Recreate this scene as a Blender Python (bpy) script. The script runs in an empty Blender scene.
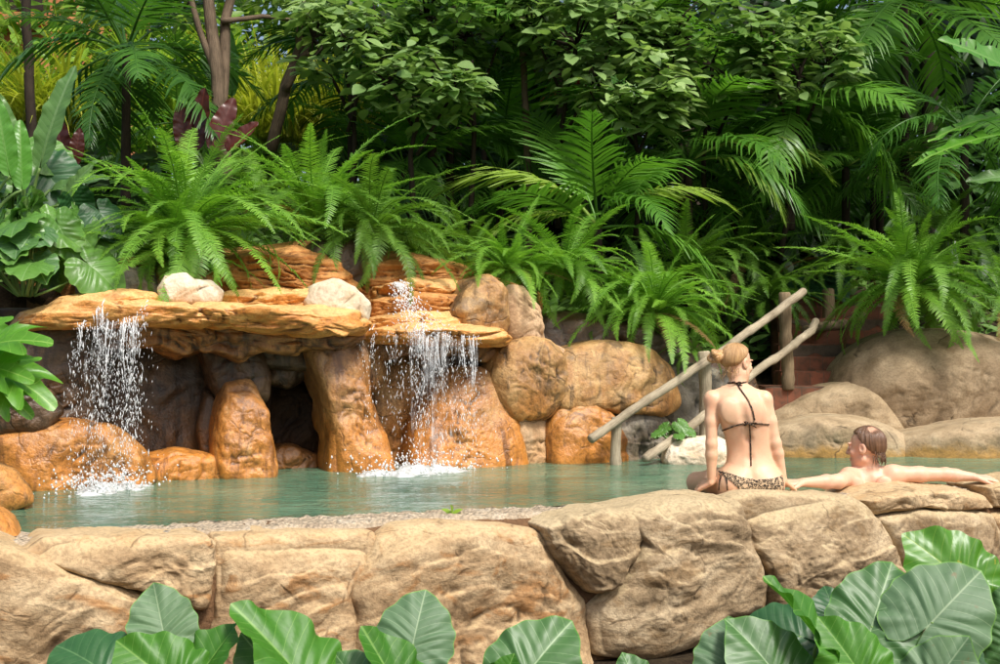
import bpy, math, random
import numpy as np
from mathutils import Vector, Matrix
from mathutils.bvhtree import BVHTree

random.seed(11)
S = bpy.context.scene
C = S.collection
PI = math.pi
R = math.radians

# ------------------------------------------------------------------ camera geometry
FPX, HZ, EYE = 1300.0, 345.0, 0.9          # focal length in pixels of the 1000 px frame, horizon row, eye height over the water
TILT = math.atan((HZ - 332.0) / FPX)
CT, ST = math.cos(TILT), math.sin(TILT)


def at(px, py, Y):
    """world point on the vertical plane at distance Y that shows at a given place in the photo"""
    dx, dy = (px - 500.0) / FPX, (332.0 - py) / FPX
    d = (dx, CT - dy * ST, ST + dy * CT)
    k = Y / d[1]
    return Vector((d[0] * k, Y, EYE + d[2] * k))


# ------------------------------------------------------------------ numpy noise
def _h(ix, iy, iz, s):
    h = (ix * 374761393 + iy * 668265263 + iz * 1440662683 + s * 974634777) & 0xffffffff
    h = ((h ^ (h >> 13)) * 1274126177) & 0xffffffff
    h = ((h ^ (h >> 15)) * 668265263) & 0xffffffff
    return ((h ^ (h >> 16)) & 0xffffff) / float(0xffffff)


def vnoise(p, s=0):
    i = np.floor(p).astype(np.int64)
    f = p - i
    f = f * f * f * (f * (f * 6 - 15) + 10)
    x, y, z = i[:, 0], i[:, 1], i[:, 2]
    fx, fy, fz = f[:, 0], f[:, 1], f[:, 2]
    r = 0
    for a in (0, 1):
        wx = fx if a else 1 - fx
        for b in (0, 1):
            wy = fy if b else 1 - fy
            for c in (0, 1):
                wz = fz if c else 1 - fz
                r = r + wx * wy * wz * _h(x + a, y + b, z + c, s)
    return r * 2 - 1


def fbm(p, o=4, s=0, g=.5):
    r, a, t = 0, 1.0, 0
    for k in range(o):
        r = r + a * vnoise(p * (2.03 ** k) + 17.3 * k, s + k)
        t += a
        a *= g
    return r / t


def ridge(p, o=3, s=0):
    r, a, t = 0, 1.0, 0
    for k in range(o):
        r = r + a * (1 - np.abs(vnoise(p * (2.1 ** k) + 9.1 * k, s + 31 + k)) * 2)
        t += a
        a *= .5
    return r / t


# ------------------------------------------------------------------ mesh building
def link(o, parent=None):
    C.objects.link(o)
    if parent is not None:
        o.parent = parent
    return o


def mesh_from(name, v, f, mat, smooth=True, var=None, uv=None):
    me = bpy.data.meshes.new(name)
    me.from_pydata(np.asarray(v, dtype=float).tolist(), [], f if isinstance(f, list) else f.tolist())
    if smooth:
        me.polygons.foreach_set('use_smooth', np.ones(len(me.polygons), dtype=bool))
    if var is not None:
        a = me.attributes.new('var', 'FLOAT', 'POINT')
        a.data.foreach_set('value', np.asarray(var, dtype=np.float32))
    if uv is not None:
        l = me.uv_layers.new(name='UVMap')
        idx = np.empty(len(me.loops), dtype=np.int32)
        me.loops.foreach_get('vertex_index', idx)
        l.data.foreach_set('uv', np.asarray(uv, dtype=np.float32)[idx].ravel())
    if mat is not None:
        me.materials.append(mat)
    me.update()
    return me


class MB:
    def __init__(s):
        s.v, s.f, s.var, s.uv, s.n = [], [], [], [], 0

    def add(s, v, f, var=0.5, uv=None):
        v = np.asarray(v, dtype=float)
        s.v.append(v)
        s.f += [[i + s.n for i in q] for q in f]
        s.var.append(np.full(len(v), var) if np.isscalar(var) else np.asarray(var))
        s.uv.append(np.zeros((len(v), 2)) if uv is None else np.asarray(uv))
        s.n += len(v)

    def tube(s, pts, rad, seg=8, caps=True, var=.5, wob=0, seed=0):
        pts = [np.array(p, dtype=float) for p in pts]
        n = len(pts)
        if np.isscalar(rad):
            rad = [rad] * n
        vs, uvs = [], []
        ref = None
        L = 0
        for i in range(n):
            t = pts[min(i + 1, n - 1)] - pts[max(i - 1, 0)]
            t = t / (np.linalg.norm(t) + 1e-9)
            if ref is None:
                ref = np.array((0, 0, 1.0)) if abs(t[2]) < .9 else np.array((1.0, 0, 0))
            a = ref - t * ref.dot(t)
            a = a / (np.linalg.norm(a) + 1e-9)
            ref = a
            b = np.cross(t, a)
            if i:
                L += np.linalg.norm(pts[i] - pts[i - 1])
            for k in range(seg):
                an = 2 * PI * k / seg
                q = pts[i] + rad[i] * (math.cos(an) * a + math.sin(an) * b)
                vs.append(q)
                uvs.append((L, k / seg))
        f = [[i * seg + k, i * seg + (k + 1) % seg, (i + 1) * seg + (k + 1) % seg, (i + 1) * seg + k]
             for i in range(n - 1) for k in range(seg)]
        if caps:
            f.append(list(range(seg))[::-1])
            f.append([(n - 1) * seg + k for k in range(seg)])
        vs = np.array(vs)
        if wob:
            c = np.repeat(np.array(pts), seg, axis=0)
            vs = c + (vs - c) * (1 + wob * fbm(vs * 9, 3, seed))[:, None]
        s.add(vs, f, var, uvs)

    def box(s, lo, hi, var=.5):
        x0, y0, z0 = lo
        x1, y1, z1 = hi
        v = [(x0, y0, z0), (x1, y0, z0), (x1, y1, z0), (x0, y1, z0), (x0, y0, z1), (x1, y0, z1), (x1, y1, z1), (x0, y1, z1)]
        s.add(v, [(3, 2, 1, 0), (4, 5, 6, 7), (0, 1, 5, 4), (1, 2, 6, 5), (2, 3, 7, 6), (3, 0, 4, 7)], var)

    def mesh(s, name, mat, smooth=True):
        return mesh_from(name, np.concatenate(s.v), s.f, mat, smooth, np.concatenate(s.var), np.concatenate(s.uv))

    def build(s, name, mat, parent=None, smooth=True):
        return link(bpy.data.objects.new(name, s.mesh(name, mat, smooth)), parent)

    def thing(s, name, label, cat, mat, group=None, smooth=True):
        """a top-level object of one mesh, its origin at its base"""
        v = np.concatenate(s.v)
        o0 = np.array(((v[:, 0].min() + v[:, 0].max()) / 2, (v[:, 1].min() + v[:, 1].max()) / 2, v[:, 2].min()))
        s.v = [v - o0]
        o = s.build(name, mat, None, smooth)
        o.location = o0
        return tag(o, label, cat, group)


def tag(o, label=None, cat=None, group=None, kind=None):
    if label:
        o['label'] = label
    if cat:
        o['category'] = cat
    if group:
        o['group'] = group
    if kind:
        o['kind'] = kind
    return o


def empty(name, loc, label, cat, group=None):
    o = bpy.data.objects.new(name, None)
    o.empty_display_size = .1
    o.location = loc
    link(o)
    return tag(o, label, cat, group)


# ------------------------------------------------------------------ materials
class NT:
    def __init__(s, name):
        s.m = bpy.data.materials.new(name)
        s.m.use_nodes = True
        s.t = s.m.node_tree
        s.t.nodes.clear()
        s.out = s.n('ShaderNodeOutputMaterial')

    def n(s, typ, **k):
        x = s.t.nodes.new(typ)
        for a, b in k.items():
            setattr(x, a, b)
        return x

    def set(s, sock, val):
        if isinstance(val, bpy.types.NodeSocket):
            s.t.links.new(val, sock)
        elif isinstance(val, tuple) and len(val) == 3 and sock.type == 'RGBA':
            sock.default_value = (*val, 1)
        else:
            sock.default_value = val

    def noise(s, vec, scale, detail=6, rough=.55, dist=0):
        x = s.n('ShaderNodeTexNoise')
        s.set(x.inputs['Vector'], vec)
        x.inputs['Scale'].default_value = scale
        x.inputs['Detail'].default_value = detail
        x.inputs['Roughness'].default_value = rough
        x.inputs['Distortion'].default_value = dist
        return x.outputs['Fac']

    def math(s, op, a, b=0.0, c=0.0, clamp=False):
        x = s.n('ShaderNodeMath', operation=op)
        x.use_clamp = clamp
        s.set(x.inputs[0], a)
        s.set(x.inputs[1], b)
        s.set(x.inputs[2], c)
        return x.outputs[0]

    def rng(s, val, a, b, c=0.0, d=1.0):
        x = s.n('ShaderNodeMapRange')
        x.interpolation_type = 'SMOOTHSTEP'
        s.set(x.inputs[0], val)
        for i, q in enumerate((a, b, c, d)):
            s.set(x.inputs[i + 1], q)
        return x.outputs[0]

    def mix(s, f, a, b, blend='MIX'):
        x = s.n('ShaderNodeMix', data_type='RGBA', blend_type=blend)
        s.set(x.inputs[0], f)
        s.set(x.inputs[6], a)
        s.set(x.inputs[7], b)
        return x.outputs[2]

    def ramp(s, f, stops):
        x = s.n('ShaderNodeValToRGB')
        s.set(x.inputs[0], f)
        e = x.color_ramp.elements
        while len(e) < len(stops):
            e.new(.5)
        for q, (p, c) in zip(e, stops):
            q.position = p
            q.color = (*c, 1)
        return x.outputs[0]

    def scaled(s, vec, sc):
        x = s.n('ShaderNodeMapping')
        s.set(x.inputs[0], vec)
        x.inputs['Scale'].default_value = sc
        return x.outputs[0]

    def bump(s, h, strength=.4, dist=.02, normal=None):
        x = s.n('ShaderNodeBump')
        s.set(x.inputs['Height'], h)
        x.inputs['Strength'].default_value = strength
        x.inputs['Distance'].default_value = dist
        if normal:
            s.set(x.inputs['Normal'], normal)
        return x.outputs[0]

    def principled(s, col, rough=.7, normal=None, spec=.3, **k):
        x = s.n('ShaderNodeBsdfPrincipled')
        s.set(x.inputs['Base Color'], col)
        s.set(x.inputs['Roughness'], rough)
        s.set(x.inputs['Specular IOR Level'], spec)
        if normal:
            s.set(x.inputs['Normal'], normal)
        for a, b in k.items():
            s.set(x.inputs[a.replace('_', ' ')], b)
        return x.outputs[0]

    def done(s, shader):
        s.t.links.new(shader, s.out.inputs[0])
        return s.m

    @property
    def pos(s):
        return s.n('ShaderNodeNewGeometry').outputs['Position']


def rock_mat(name, dark, mid, light, stain=None, crack=.6, top=None, rough=.85, strata=1.0, tint=None, bumpy=1.0, spec=.25, streak=None):
    """stain = (colour, z_low, z_high, amount): mineral colour near the water; top = (colour, amount): on upward faces"""
    t = NT(name)
    g = t.n('ShaderNodeNewGeometry')
    p = g.outputs['Position']
    ps = t.scaled(p, (1, 1, strata))
    n1 = t.noise(ps, 1.9, 8, .62, .6)
    n2 = t.noise(ps, 8.0, 8, .65, .3)
    n3 = t.noise(p, 55, 5, .6)
    n4 = t.noise(ps, 3.7, 7, .6, 1.2)
    f = t.math('ADD', t.math('MULTIPLY', n1, .62), t.math('MULTIPLY', n2, .38))
    col = t.ramp(f, [(.33, dark), (.47, mid), (.62, light)])
    if tint:
        col = t.mix(t.rng(n4, .52, .66, 0, tint[1]), col, tint[0])
    if stain:
        sep = t.n('ShaderNodeSeparateXYZ')
        t.set(sep.inputs[0], p)
        z = t.math('ADD', sep.outputs[2], t.math('MULTIPLY', t.math('SUBTRACT', n1, .5), stain[4] if len(stain) > 4 else 1.1))
        sf = t.rng(z, stain[1], stain[2], stain[3], 0)
        stc = t.mix(n2, tuple(q * .55 for q in stain[0]), tuple(min(1, q * 1.35) for q in stain[0]))
        col = t.mix(sf, col, stc)
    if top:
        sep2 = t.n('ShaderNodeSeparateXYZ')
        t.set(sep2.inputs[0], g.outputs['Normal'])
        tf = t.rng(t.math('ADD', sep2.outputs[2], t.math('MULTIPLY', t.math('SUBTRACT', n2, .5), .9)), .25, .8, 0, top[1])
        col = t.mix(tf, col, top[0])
    if streak:
        sk = t.noise(t.scaled(p, (7, 7, .8)), 1, 6, .65, .8)
        col = t.mix(t.rng(sk, .5, .64, 0, streak[1]), col, streak[0])
        sk2 = t.noise(t.scaled(p, (11, 11, 1.1)), 1, 5, .6, .5)
        col = t.mix(t.rng(sk2, .57, .68, 0, streak[1] * .6), col, tuple(min(1, q * 1.15) for q in light))
    # colour made lighter on raised edges and darker in hollows
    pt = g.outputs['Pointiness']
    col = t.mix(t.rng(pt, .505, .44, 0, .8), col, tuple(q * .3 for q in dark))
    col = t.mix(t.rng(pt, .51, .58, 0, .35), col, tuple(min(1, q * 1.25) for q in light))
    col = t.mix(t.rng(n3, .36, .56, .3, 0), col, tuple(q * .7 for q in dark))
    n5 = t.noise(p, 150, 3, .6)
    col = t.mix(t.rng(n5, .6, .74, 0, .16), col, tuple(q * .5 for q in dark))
    # hairline cracks
    wv = t.n('ShaderNodeMix', data_type='VECTOR')
    nv = t.n('ShaderNodeTexNoise')
    t.set(nv.inputs['Vector'], p)
    nv.inputs['Scale'].default_value = 2.6
    nv.inputs['Detail'].default_value = 5
    wv.inputs[0].default_value = .22
    t.set(wv.inputs[4], p)
    t.set(wv.inputs[5], nv.outputs['Color'])
    vo = t.n('ShaderNodeTexVoronoi', feature='DISTANCE_TO_EDGE')
    t.set(vo.inputs['Vector'], wv.outputs[1])
    vo.inputs['Scale'].default_value = 2.3
    cr = t.math('MULTIPLY', t.rng(vo.outputs['Distance'], 0, .018, 1, 0), t.rng(n4, .47, .6))
    col = t.mix(t.math('MULTIPLY', cr, crack), col, tuple(q * .35 for q in dark))
    h = t.math('ADD', t.math('MULTIPLY', n2, .9), t.math('ADD', t.math('MULTIPLY', n3, .34), t.math('MULTIPLY', n5, .1)))
    h = t.math('ADD', h, t.math('MULTIPLY', n4, .7))
    h = t.math('SUBTRACT', h, t.math('MULTIPLY', cr, .5 * crack))
    nm = t.bump(h, .45 * bumpy, .04)
    return t.done(t.principled(col, t.rng(n2, .3, .7, rough - .12, min(1, rough + .1)), nm, spec))


def leaf_mat(name, c0, c1, rough=.42, trans=.3, vein=0, veincol=None, spec=.45, edge=None, spots=None):
    """c0 dark, c1 light; vein > 0 draws a midrib and side veins from the leaf's own coordinates"""
    t = NT(name)
    at_ = t.n('ShaderNodeAttribute', attribute_name='var')
    oi = t.n('ShaderNodeObjectInfo')
    f = t.math('ADD', t.math('MULTIPLY', at_.outputs['Fac'], .55), t.math('MULTIPLY', oi.outputs['Random'], .45))
    p = t.pos
    n1 = t.noise(p, 3.0, 4, .55)
    f = t.math('ADD', f, t.math('MULTIPLY', t.math('SUBTRACT', n1, .5), .7), clamp=True)
    col = t.mix(f, c0, c1)
    nm = None
    if vein:
        uv = t.n('ShaderNodeUVMap', uv_map='UVMap').outputs[0]
        sp = t.n('ShaderNodeSeparateXYZ')
        t.set(sp.inputs[0], uv)
        x, y = sp.outputs[0], t.math('ABSOLUTE', sp.outputs[1])
        mid = t.rng(y, .004, .017, 1, 0)
        k = t.math('SUBTRACT', x, t.math('SUBTRACT', t.math('MULTIPLY', y, .75), t.math('MULTIPLY', t.math('MULTIPLY', y, y), .5)))
        fr = t.math('ABSOLUTE', t.math('SUBTRACT', t.math('FRACT', t.math('MULTIPLY', k, vein)), .5))
        lat = t.math('MULTIPLY', t.rng(fr, .012, .045, 1, 0), .6)
        fine = t.noise(p, 40, 4, .6)
        vm = t.math('MAXIMUM', mid, lat)
        col = t.mix(t.math('MULTIPLY', vm, .65), col, veincol or tuple(min(1, q * 2.2) for q in c1))
        puff = t.math('ADD', t.math('MULTIPLY', t.math('COSINE', t.math('MULTIPLY', fr, 6.2)), -.45), t.math('MULTIPLY', fine, .3))
        nm = t.bump(t.math('SUBTRACT', puff, t.math('MULTIPLY', vm, .3)), .14, .006)
        col = t.mix(t.rng(fine, .5, .75, 0, .3), col, tuple(q * .6 for q in c0))
        if edge:
            col = t.mix(t.rng(at_.outputs['Fac'], .8, 1.0, 0, .8), col, edge)
    if spots:
        sn = t.noise(p, 14, 5, .7)
        col = t.mix(t.rng(sn, .64, .74, 0, .8), col, spots)
    b = t.principled(col, rough, nm, spec)
    tr = t.n('ShaderNodeBsdfTranslucent')
    t.set(tr.inputs[0], t.mix(.5, col, t.mix(1.0, col, (1.6, 1.75, .5), 'MULTIPLY')))
    ms = t.n('ShaderNodeMixShader')
    ms.inputs[0].default_value = trans
    t.t.links.new(b, ms.inputs[1])
    t.t.links.new(tr.outputs[0], ms.inputs[2])
    return t.done(ms.outputs[0])


def wood_mat(name, dark, light, rough=.85):
    t = NT(name)
    uv = t.n('ShaderNodeUVMap', uv_map='UVMap').outputs[0]
    n = t.noise(t.scaled(uv, (2.5, 14, 1)), 3, 8, .65, .4)
    n2 = t.noise(t.pos, 6, 6, .6)
    col = t.ramp(t.math('ADD', t.math('MULTIPLY', n, .6), t.math('MULTIPLY', n2, .4)), [(.32, dark), (.62, light)])
    return t.done(t.principled(col, rough, t.bump(t.math('ADD', n, t.math('MULTIPLY', n2, .5)), .6, .012), .2))
# ------------------------------------------------------------------ layout lines
WA, WB = Vector((-2.19, 5.7, 0)), Vector((3.08, 8.0, 0))      # front foot line of the near wall
WDIR = (WB - WA).normalized()
WN = Vector((WDIR.y, -WDIR.x, 0))                              # outward, towards the camera


def wallY(px):
    k = (px - 500.0) / FPX
    s = (WA.x - k * WA.y) / (k * (WB.y - WA.y) - (WB.x - WA.x))
    return WA.y + (WB.y - WA.y) * s


BX = [-200, 0, 40, 180, 330, 500, 700, 1000, 1300]
BYL = [7.2, 7.75, 8.05, 8.75, 9.3, 9.85, 10.3, 10.35, 10.4]


def backY(px):
    return float(np.interp(px, BX, BYL))


def boulder(name, label, poly, Y, mat, front=.2, back=.35, e=.62, amp=.035, freq=2.2, rid=.02, strata=1.0, yaw=None,
            seed=0, res=(128, 72), cat='boulder', group=None, soft=5.0, lean=0.0, grow=1.0, growz=None, er=None, facet=.35, terr=.0, det=.012):
    """a closed rock whose outline in its own upright plane is the given polygon"""
    seed = seed or (sum(ord(c) for c in label) % 9973)
    Yf = Y if callable(Y) else (lambda px: Y)
    P = [at(px, py, Yf(px)) for px, py in poly]
    if yaw is None:
        u = Vector((1, 0, 0))
    elif isinstance(yaw, Vector):
        u = yaw
    else:
        u = Vector((math.cos(yaw), math.sin(yaw), 0))
    n = Vector((u.y, -u.x, 0))
    c = sum(P, Vector()) / len(P)
    q = np.array([((p - c).dot(u), p.z - c.z) for p in P])
    # area centroid
    x, y = q[:, 0], q[:, 1]
    x2, y2 = np.roll(x, -1), np.roll(y, -1)
    cr = x * y2 - x2 * y
    A = cr.sum() / 2
    cx, cy = ((x + x2) * cr).sum() / (6 * A), ((y + y2) * cr).sum() / (6 * A)
    q -= (cx, cy)
    c = c + u * cx + Vector((0, 0, cy))
    nt, npz = res
    sx, sz = np.abs(q[:, 0]).max(), np.abs(q[:, 1]).max()
    q = q / (sx, sz)
    th = np.linspace(0, 2 * PI, nt, endpoint=False)
    Rr = np.full(nt, .02)
    for i in range(len(q)):
        a, b = q[i], q[(i + 1) % len(q)]
        d = b - a
        den = np.cos(th) * d[1] - np.sin(th) * d[0]
        den = np.where(np.abs(den) < 1e-9, 1e-9, den)
        t = (a[0] * d[1] - a[1] * d[0]) / den
        s = (a[0] * np.sin(th) - a[1] * np.cos(th)) / den
        ok = (t > 0) & (s >= -1e-6) & (s <= 1 + 1e-6)
        Rr = np.where(ok & (t > Rr), t, Rr)
    k = np.arange(-20, 21)
    w = np.exp(-.5 * (k * 360.0 / nt / soft) ** 2)
    w /= w.sum()
    Rr = sum(wi * np.roll(Rr, ki) for wi, ki in zip(w, k))
    # even steps along the profile, so that the front face is meshed as finely as the rim
    er_ = er or e
    pd = np.concatenate([np.geomspace(1e-7, .4, 1500), np.linspace(.4, PI / 2, 500)[1:]])
    pr_ = np.stack([np.sin(pd) ** er_ * (sx + sz) / 2, np.abs(np.cos(pd)) ** e * front], 1)
    cs = np.concatenate([[0], np.cumsum(np.linalg.norm(np.diff(pr_, axis=0), axis=1))])
    nf = int(npz * .68)
    phf = np.interp(np.linspace(0, 1, nf + 2)[1:], cs / cs[-1], pd)
    pb_ = np.stack([np.sin(pd) ** er_ * (sx + sz) / 2, np.abs(np.cos(pd)) ** e * back], 1)
    cb_ = np.concatenate([[0], np.cumsum(np.linalg.norm(np.diff(pb_, axis=0), axis=1))])
    phb = PI - np.interp(np.linspace(0, 1, npz - nf + 1)[1:-1][::-1], cb_ / cb_[-1], pd)
    ph = np.concatenate([phf, phb])
    npz = len(ph)
    r = np.abs(np.sin(ph)) ** er_
    dp = np.sign(np.cos(ph)) * np.abs(np.cos(ph)) ** e
    dep = np.where(dp > 0, dp * front, dp * back)
    TH, RR = np.meshgrid(th, r)
    _, DD = np.meshgrid(th, dep)
    rr = RR * Rr[None, :]
    U, Z = rr * np.cos(TH) * sx * grow, rr * np.sin(TH) * sz * (growz or grow)
    D = DD - lean * Z
    uu, nn = np.array(u), np.array(n)
    base = np.array(c)
    V = base + U[..., None] * uu + D[..., None] * nn + Z[..., None] * np.array((0, 0, 1.0))
    T = front + back
    Nv = (RR[..., None] ** 2) * (np.cos(TH)[..., None] * uu + np.sin(TH)[..., None] * np.array((0, 0, 1.0))) \
        + (dp[:, None, None] * np.ones_like(TH)[..., None]) * nn
    Nv /= np.linalg.norm(Nv, axis=2, keepdims=True) + 1e-9
    V, Nv = V.reshape(-1, 3), Nv.reshape(-1, 3)
    V = np.vstack([V, base + nn * front, base - nn * back])
    Nv = np.vstack([Nv, nn, -nn])
    sc = np.array((1, 1, strata))
    w1 = fbm(V * freq + seed * 1.7, 3, seed)
    warp = V * sc + .25 * np.stack([w1, fbm(V * 1.5 + 40, 2, seed + 5), w1[::1]], 1)
    dis = amp * fbm(warp * freq, 5, seed, .55) * 1.7
    rg = ridge(warp * freq * 1.35 + 5, 3, seed)
    dis = dis - rid * np.clip(rg - .3, 0, 1) * 2.0
    # smaller creases, chips and slanting ledges
    dis = dis - det * np.clip(ridge(warp * freq * 3.3 + 11, 3, seed + 3) - .2, 0, 1) * 1.6 + det * .8 * fbm(V * freq * 5, 3, seed + 6)
    if terr:
        x_ = V[:, 2] * 6.0 + V.dot(uu) * 1.6 * math.sin(seed) + 1.5 * fbm(V * 1.4, 3, seed + 9)
        sw = x_ - np.floor(x_)
        sw = np.where(sw < .86, sw / .86, (1 - sw) / .14)
        dis = dis + terr * (sw ** 1.6 - .5) * np.clip(.5 + 1.6 * fbm(V * 1.3 + 3, 2, seed + 12), 0, 1)
    # facets: a few planes softly cut off
    st = np.random.RandomState(seed)
    face = np.concatenate([np.repeat(np.abs(dp) ** 2, nt), [1, 1]])
    V = V + Nv * (dis * (.3 + .7 * face) + .012)[:, None]
    ce = base
    for _ in range(5):
        d = st.normal(size=3)
        d = d * .35 + nn * st.uniform(.5, 1.0) + np.array((0, 0, st.uniform(-.2, .5)))
        d /= np.linalg.norm(d)
        pr = (V - ce) @ d
        lim = np.percentile(pr, 100 - st.uniform(4, 16))
        ex = np.clip(pr - lim, 0, None) * np.clip(face * 2.5, 0, 1)
        V = V - d * (ex * facet)[:, None]
    f = []
    for i in range(npz - 1):
        for j in range(nt):
            j2 = (j + 1) % nt
            f.append([i * nt + j, i * nt + j2, (i + 1) * nt + j2, (i + 1) * nt + j])
    a, b = npz * nt, npz * nt + 1
    for j in range(nt):
        j2 = (j + 1) % nt
        f.append([a, j2, j])
        f.append([b, (npz - 1) * nt + j, (npz - 1) * nt + j2])
    f = [q_[::-1] for q_ in f]
    o0 = np.array((V[:, 0].mean(), V[:, 1].mean(), V[:, 2].min()))
    o = bpy.data.objects.new(name, mesh_from(name, V - o0, f, mat))
    o.location = o0
    link(o)
    return tag(o, label, cat, group)


# ------------------------------------------------------------------ rock materials
M = {}
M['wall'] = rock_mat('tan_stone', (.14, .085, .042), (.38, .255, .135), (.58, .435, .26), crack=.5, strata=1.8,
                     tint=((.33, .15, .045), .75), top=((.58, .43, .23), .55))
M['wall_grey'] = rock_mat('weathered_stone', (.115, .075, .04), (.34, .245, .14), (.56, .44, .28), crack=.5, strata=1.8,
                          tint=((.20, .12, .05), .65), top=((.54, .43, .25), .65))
M['wall_dark'] = rock_mat('dark_brown_stone', (.09, .055, .03), (.22, .135, .075), (.36, .23, .13), crack=.6, strata=1.6)  # darker brown for the stones at the foot of the wall
M['mortar'] = rock_mat('rusty_mortar', (.045, .024, .013), (.12, .062, .028), (.22, .12, .055), crack=.2, bumpy=1.8)
M['ochre'] = rock_mat('ochre_stone', (.13, .07, .03), (.38, .20, .07), (.54, .35, .15), stain=((.60, .23, .035), -.1, .75, .85),
                      tint=((.16, .12, .08), .65), crack=.7, rough=.55, spec=.4, streak=((.05, .035, .02), .75))
M['rust'] = rock_mat('rust_stained_wet_stone', (.09, .045, .02), (.27, .135, .05), (.50, .30, .12), stain=((.62, .235, .035), .0, .85, .92),
                     tint=((.09, .05, .025), .7), crack=.5, rough=.4, spec=.6, streak=((.10, .035, .012), .7))
M['brown'] = rock_mat('brown_wet_stone', (.024, .015, .009), (.075, .043, .022), (.17, .10, .05), stain=((.48, .19, .035), -.3, .5, .8),
                      tint=((.17, .08, .03), .5), crack=.7, rough=.42, spec=.55, streak=((.02, .013, .008), .7))
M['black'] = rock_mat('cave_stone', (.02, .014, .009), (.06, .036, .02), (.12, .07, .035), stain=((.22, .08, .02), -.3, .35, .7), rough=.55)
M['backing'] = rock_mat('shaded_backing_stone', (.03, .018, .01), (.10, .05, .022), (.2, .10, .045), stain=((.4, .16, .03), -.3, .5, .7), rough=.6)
M['slab'] = rock_mat('orange_ledge_stone', (.22, .075, .016), (.56, .23, .045), (.74, .40, .12), crack=.35, strata=2.6,
                     top=((.76, .47, .19), .75), tint=((.60, .20, .03), .8), rough=.5, spec=.45)
M['strata'] = rock_mat('layered_rust_stone', (.16, .05, .015), (.42, .15, .03), (.55, .27, .08), crack=.3, strata=6.0,
                       top=((.60, .33, .12), .5), rough=.6)
M['cream'] = rock_mat('cream_stone', (.45, .34, .22), (.66, .55, .40), (.78, .70, .56), crack=.3, tint=((.55, .35, .16), .5))
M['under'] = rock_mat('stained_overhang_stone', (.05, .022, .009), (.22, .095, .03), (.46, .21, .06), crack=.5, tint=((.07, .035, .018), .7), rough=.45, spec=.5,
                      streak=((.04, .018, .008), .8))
M['pink'] = rock_mat('pinkish_stone', (.32, .19, .10), (.52, .34, .19), (.62, .45, .29), stain=((.6, .3, .08), -.3, .3, .6), crack=.6, streak=((.25, .13, .06), .4))
M['tan'] = rock_mat('smooth_tan_boulder', (.21, .15, .085), (.36, .265, .155), (.47, .37, .235), stain=((.42, .23, .05), .02, .11, .8, .35),
                    tint=((.17, .13, .08), .55), crack=.75, bumpy=.7)
M['tan_dark'] = rock_mat('smooth_grey_brown_boulder', (.13, .088, .05), (.25, .175, .10), (.36, .27, .165), tint=((.15, .095, .045), .6), crack=.75, bumpy=.7)
M['grey'] = rock_mat('grey_wet_stone', (.05, .045, .035), (.15, .125, .09), (.28, .24, .17), stain=((.35, .18, .05), -.3, .3, .7), rough=.55, spec=.45, streak=((.03, .025, .02), .6))

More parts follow.
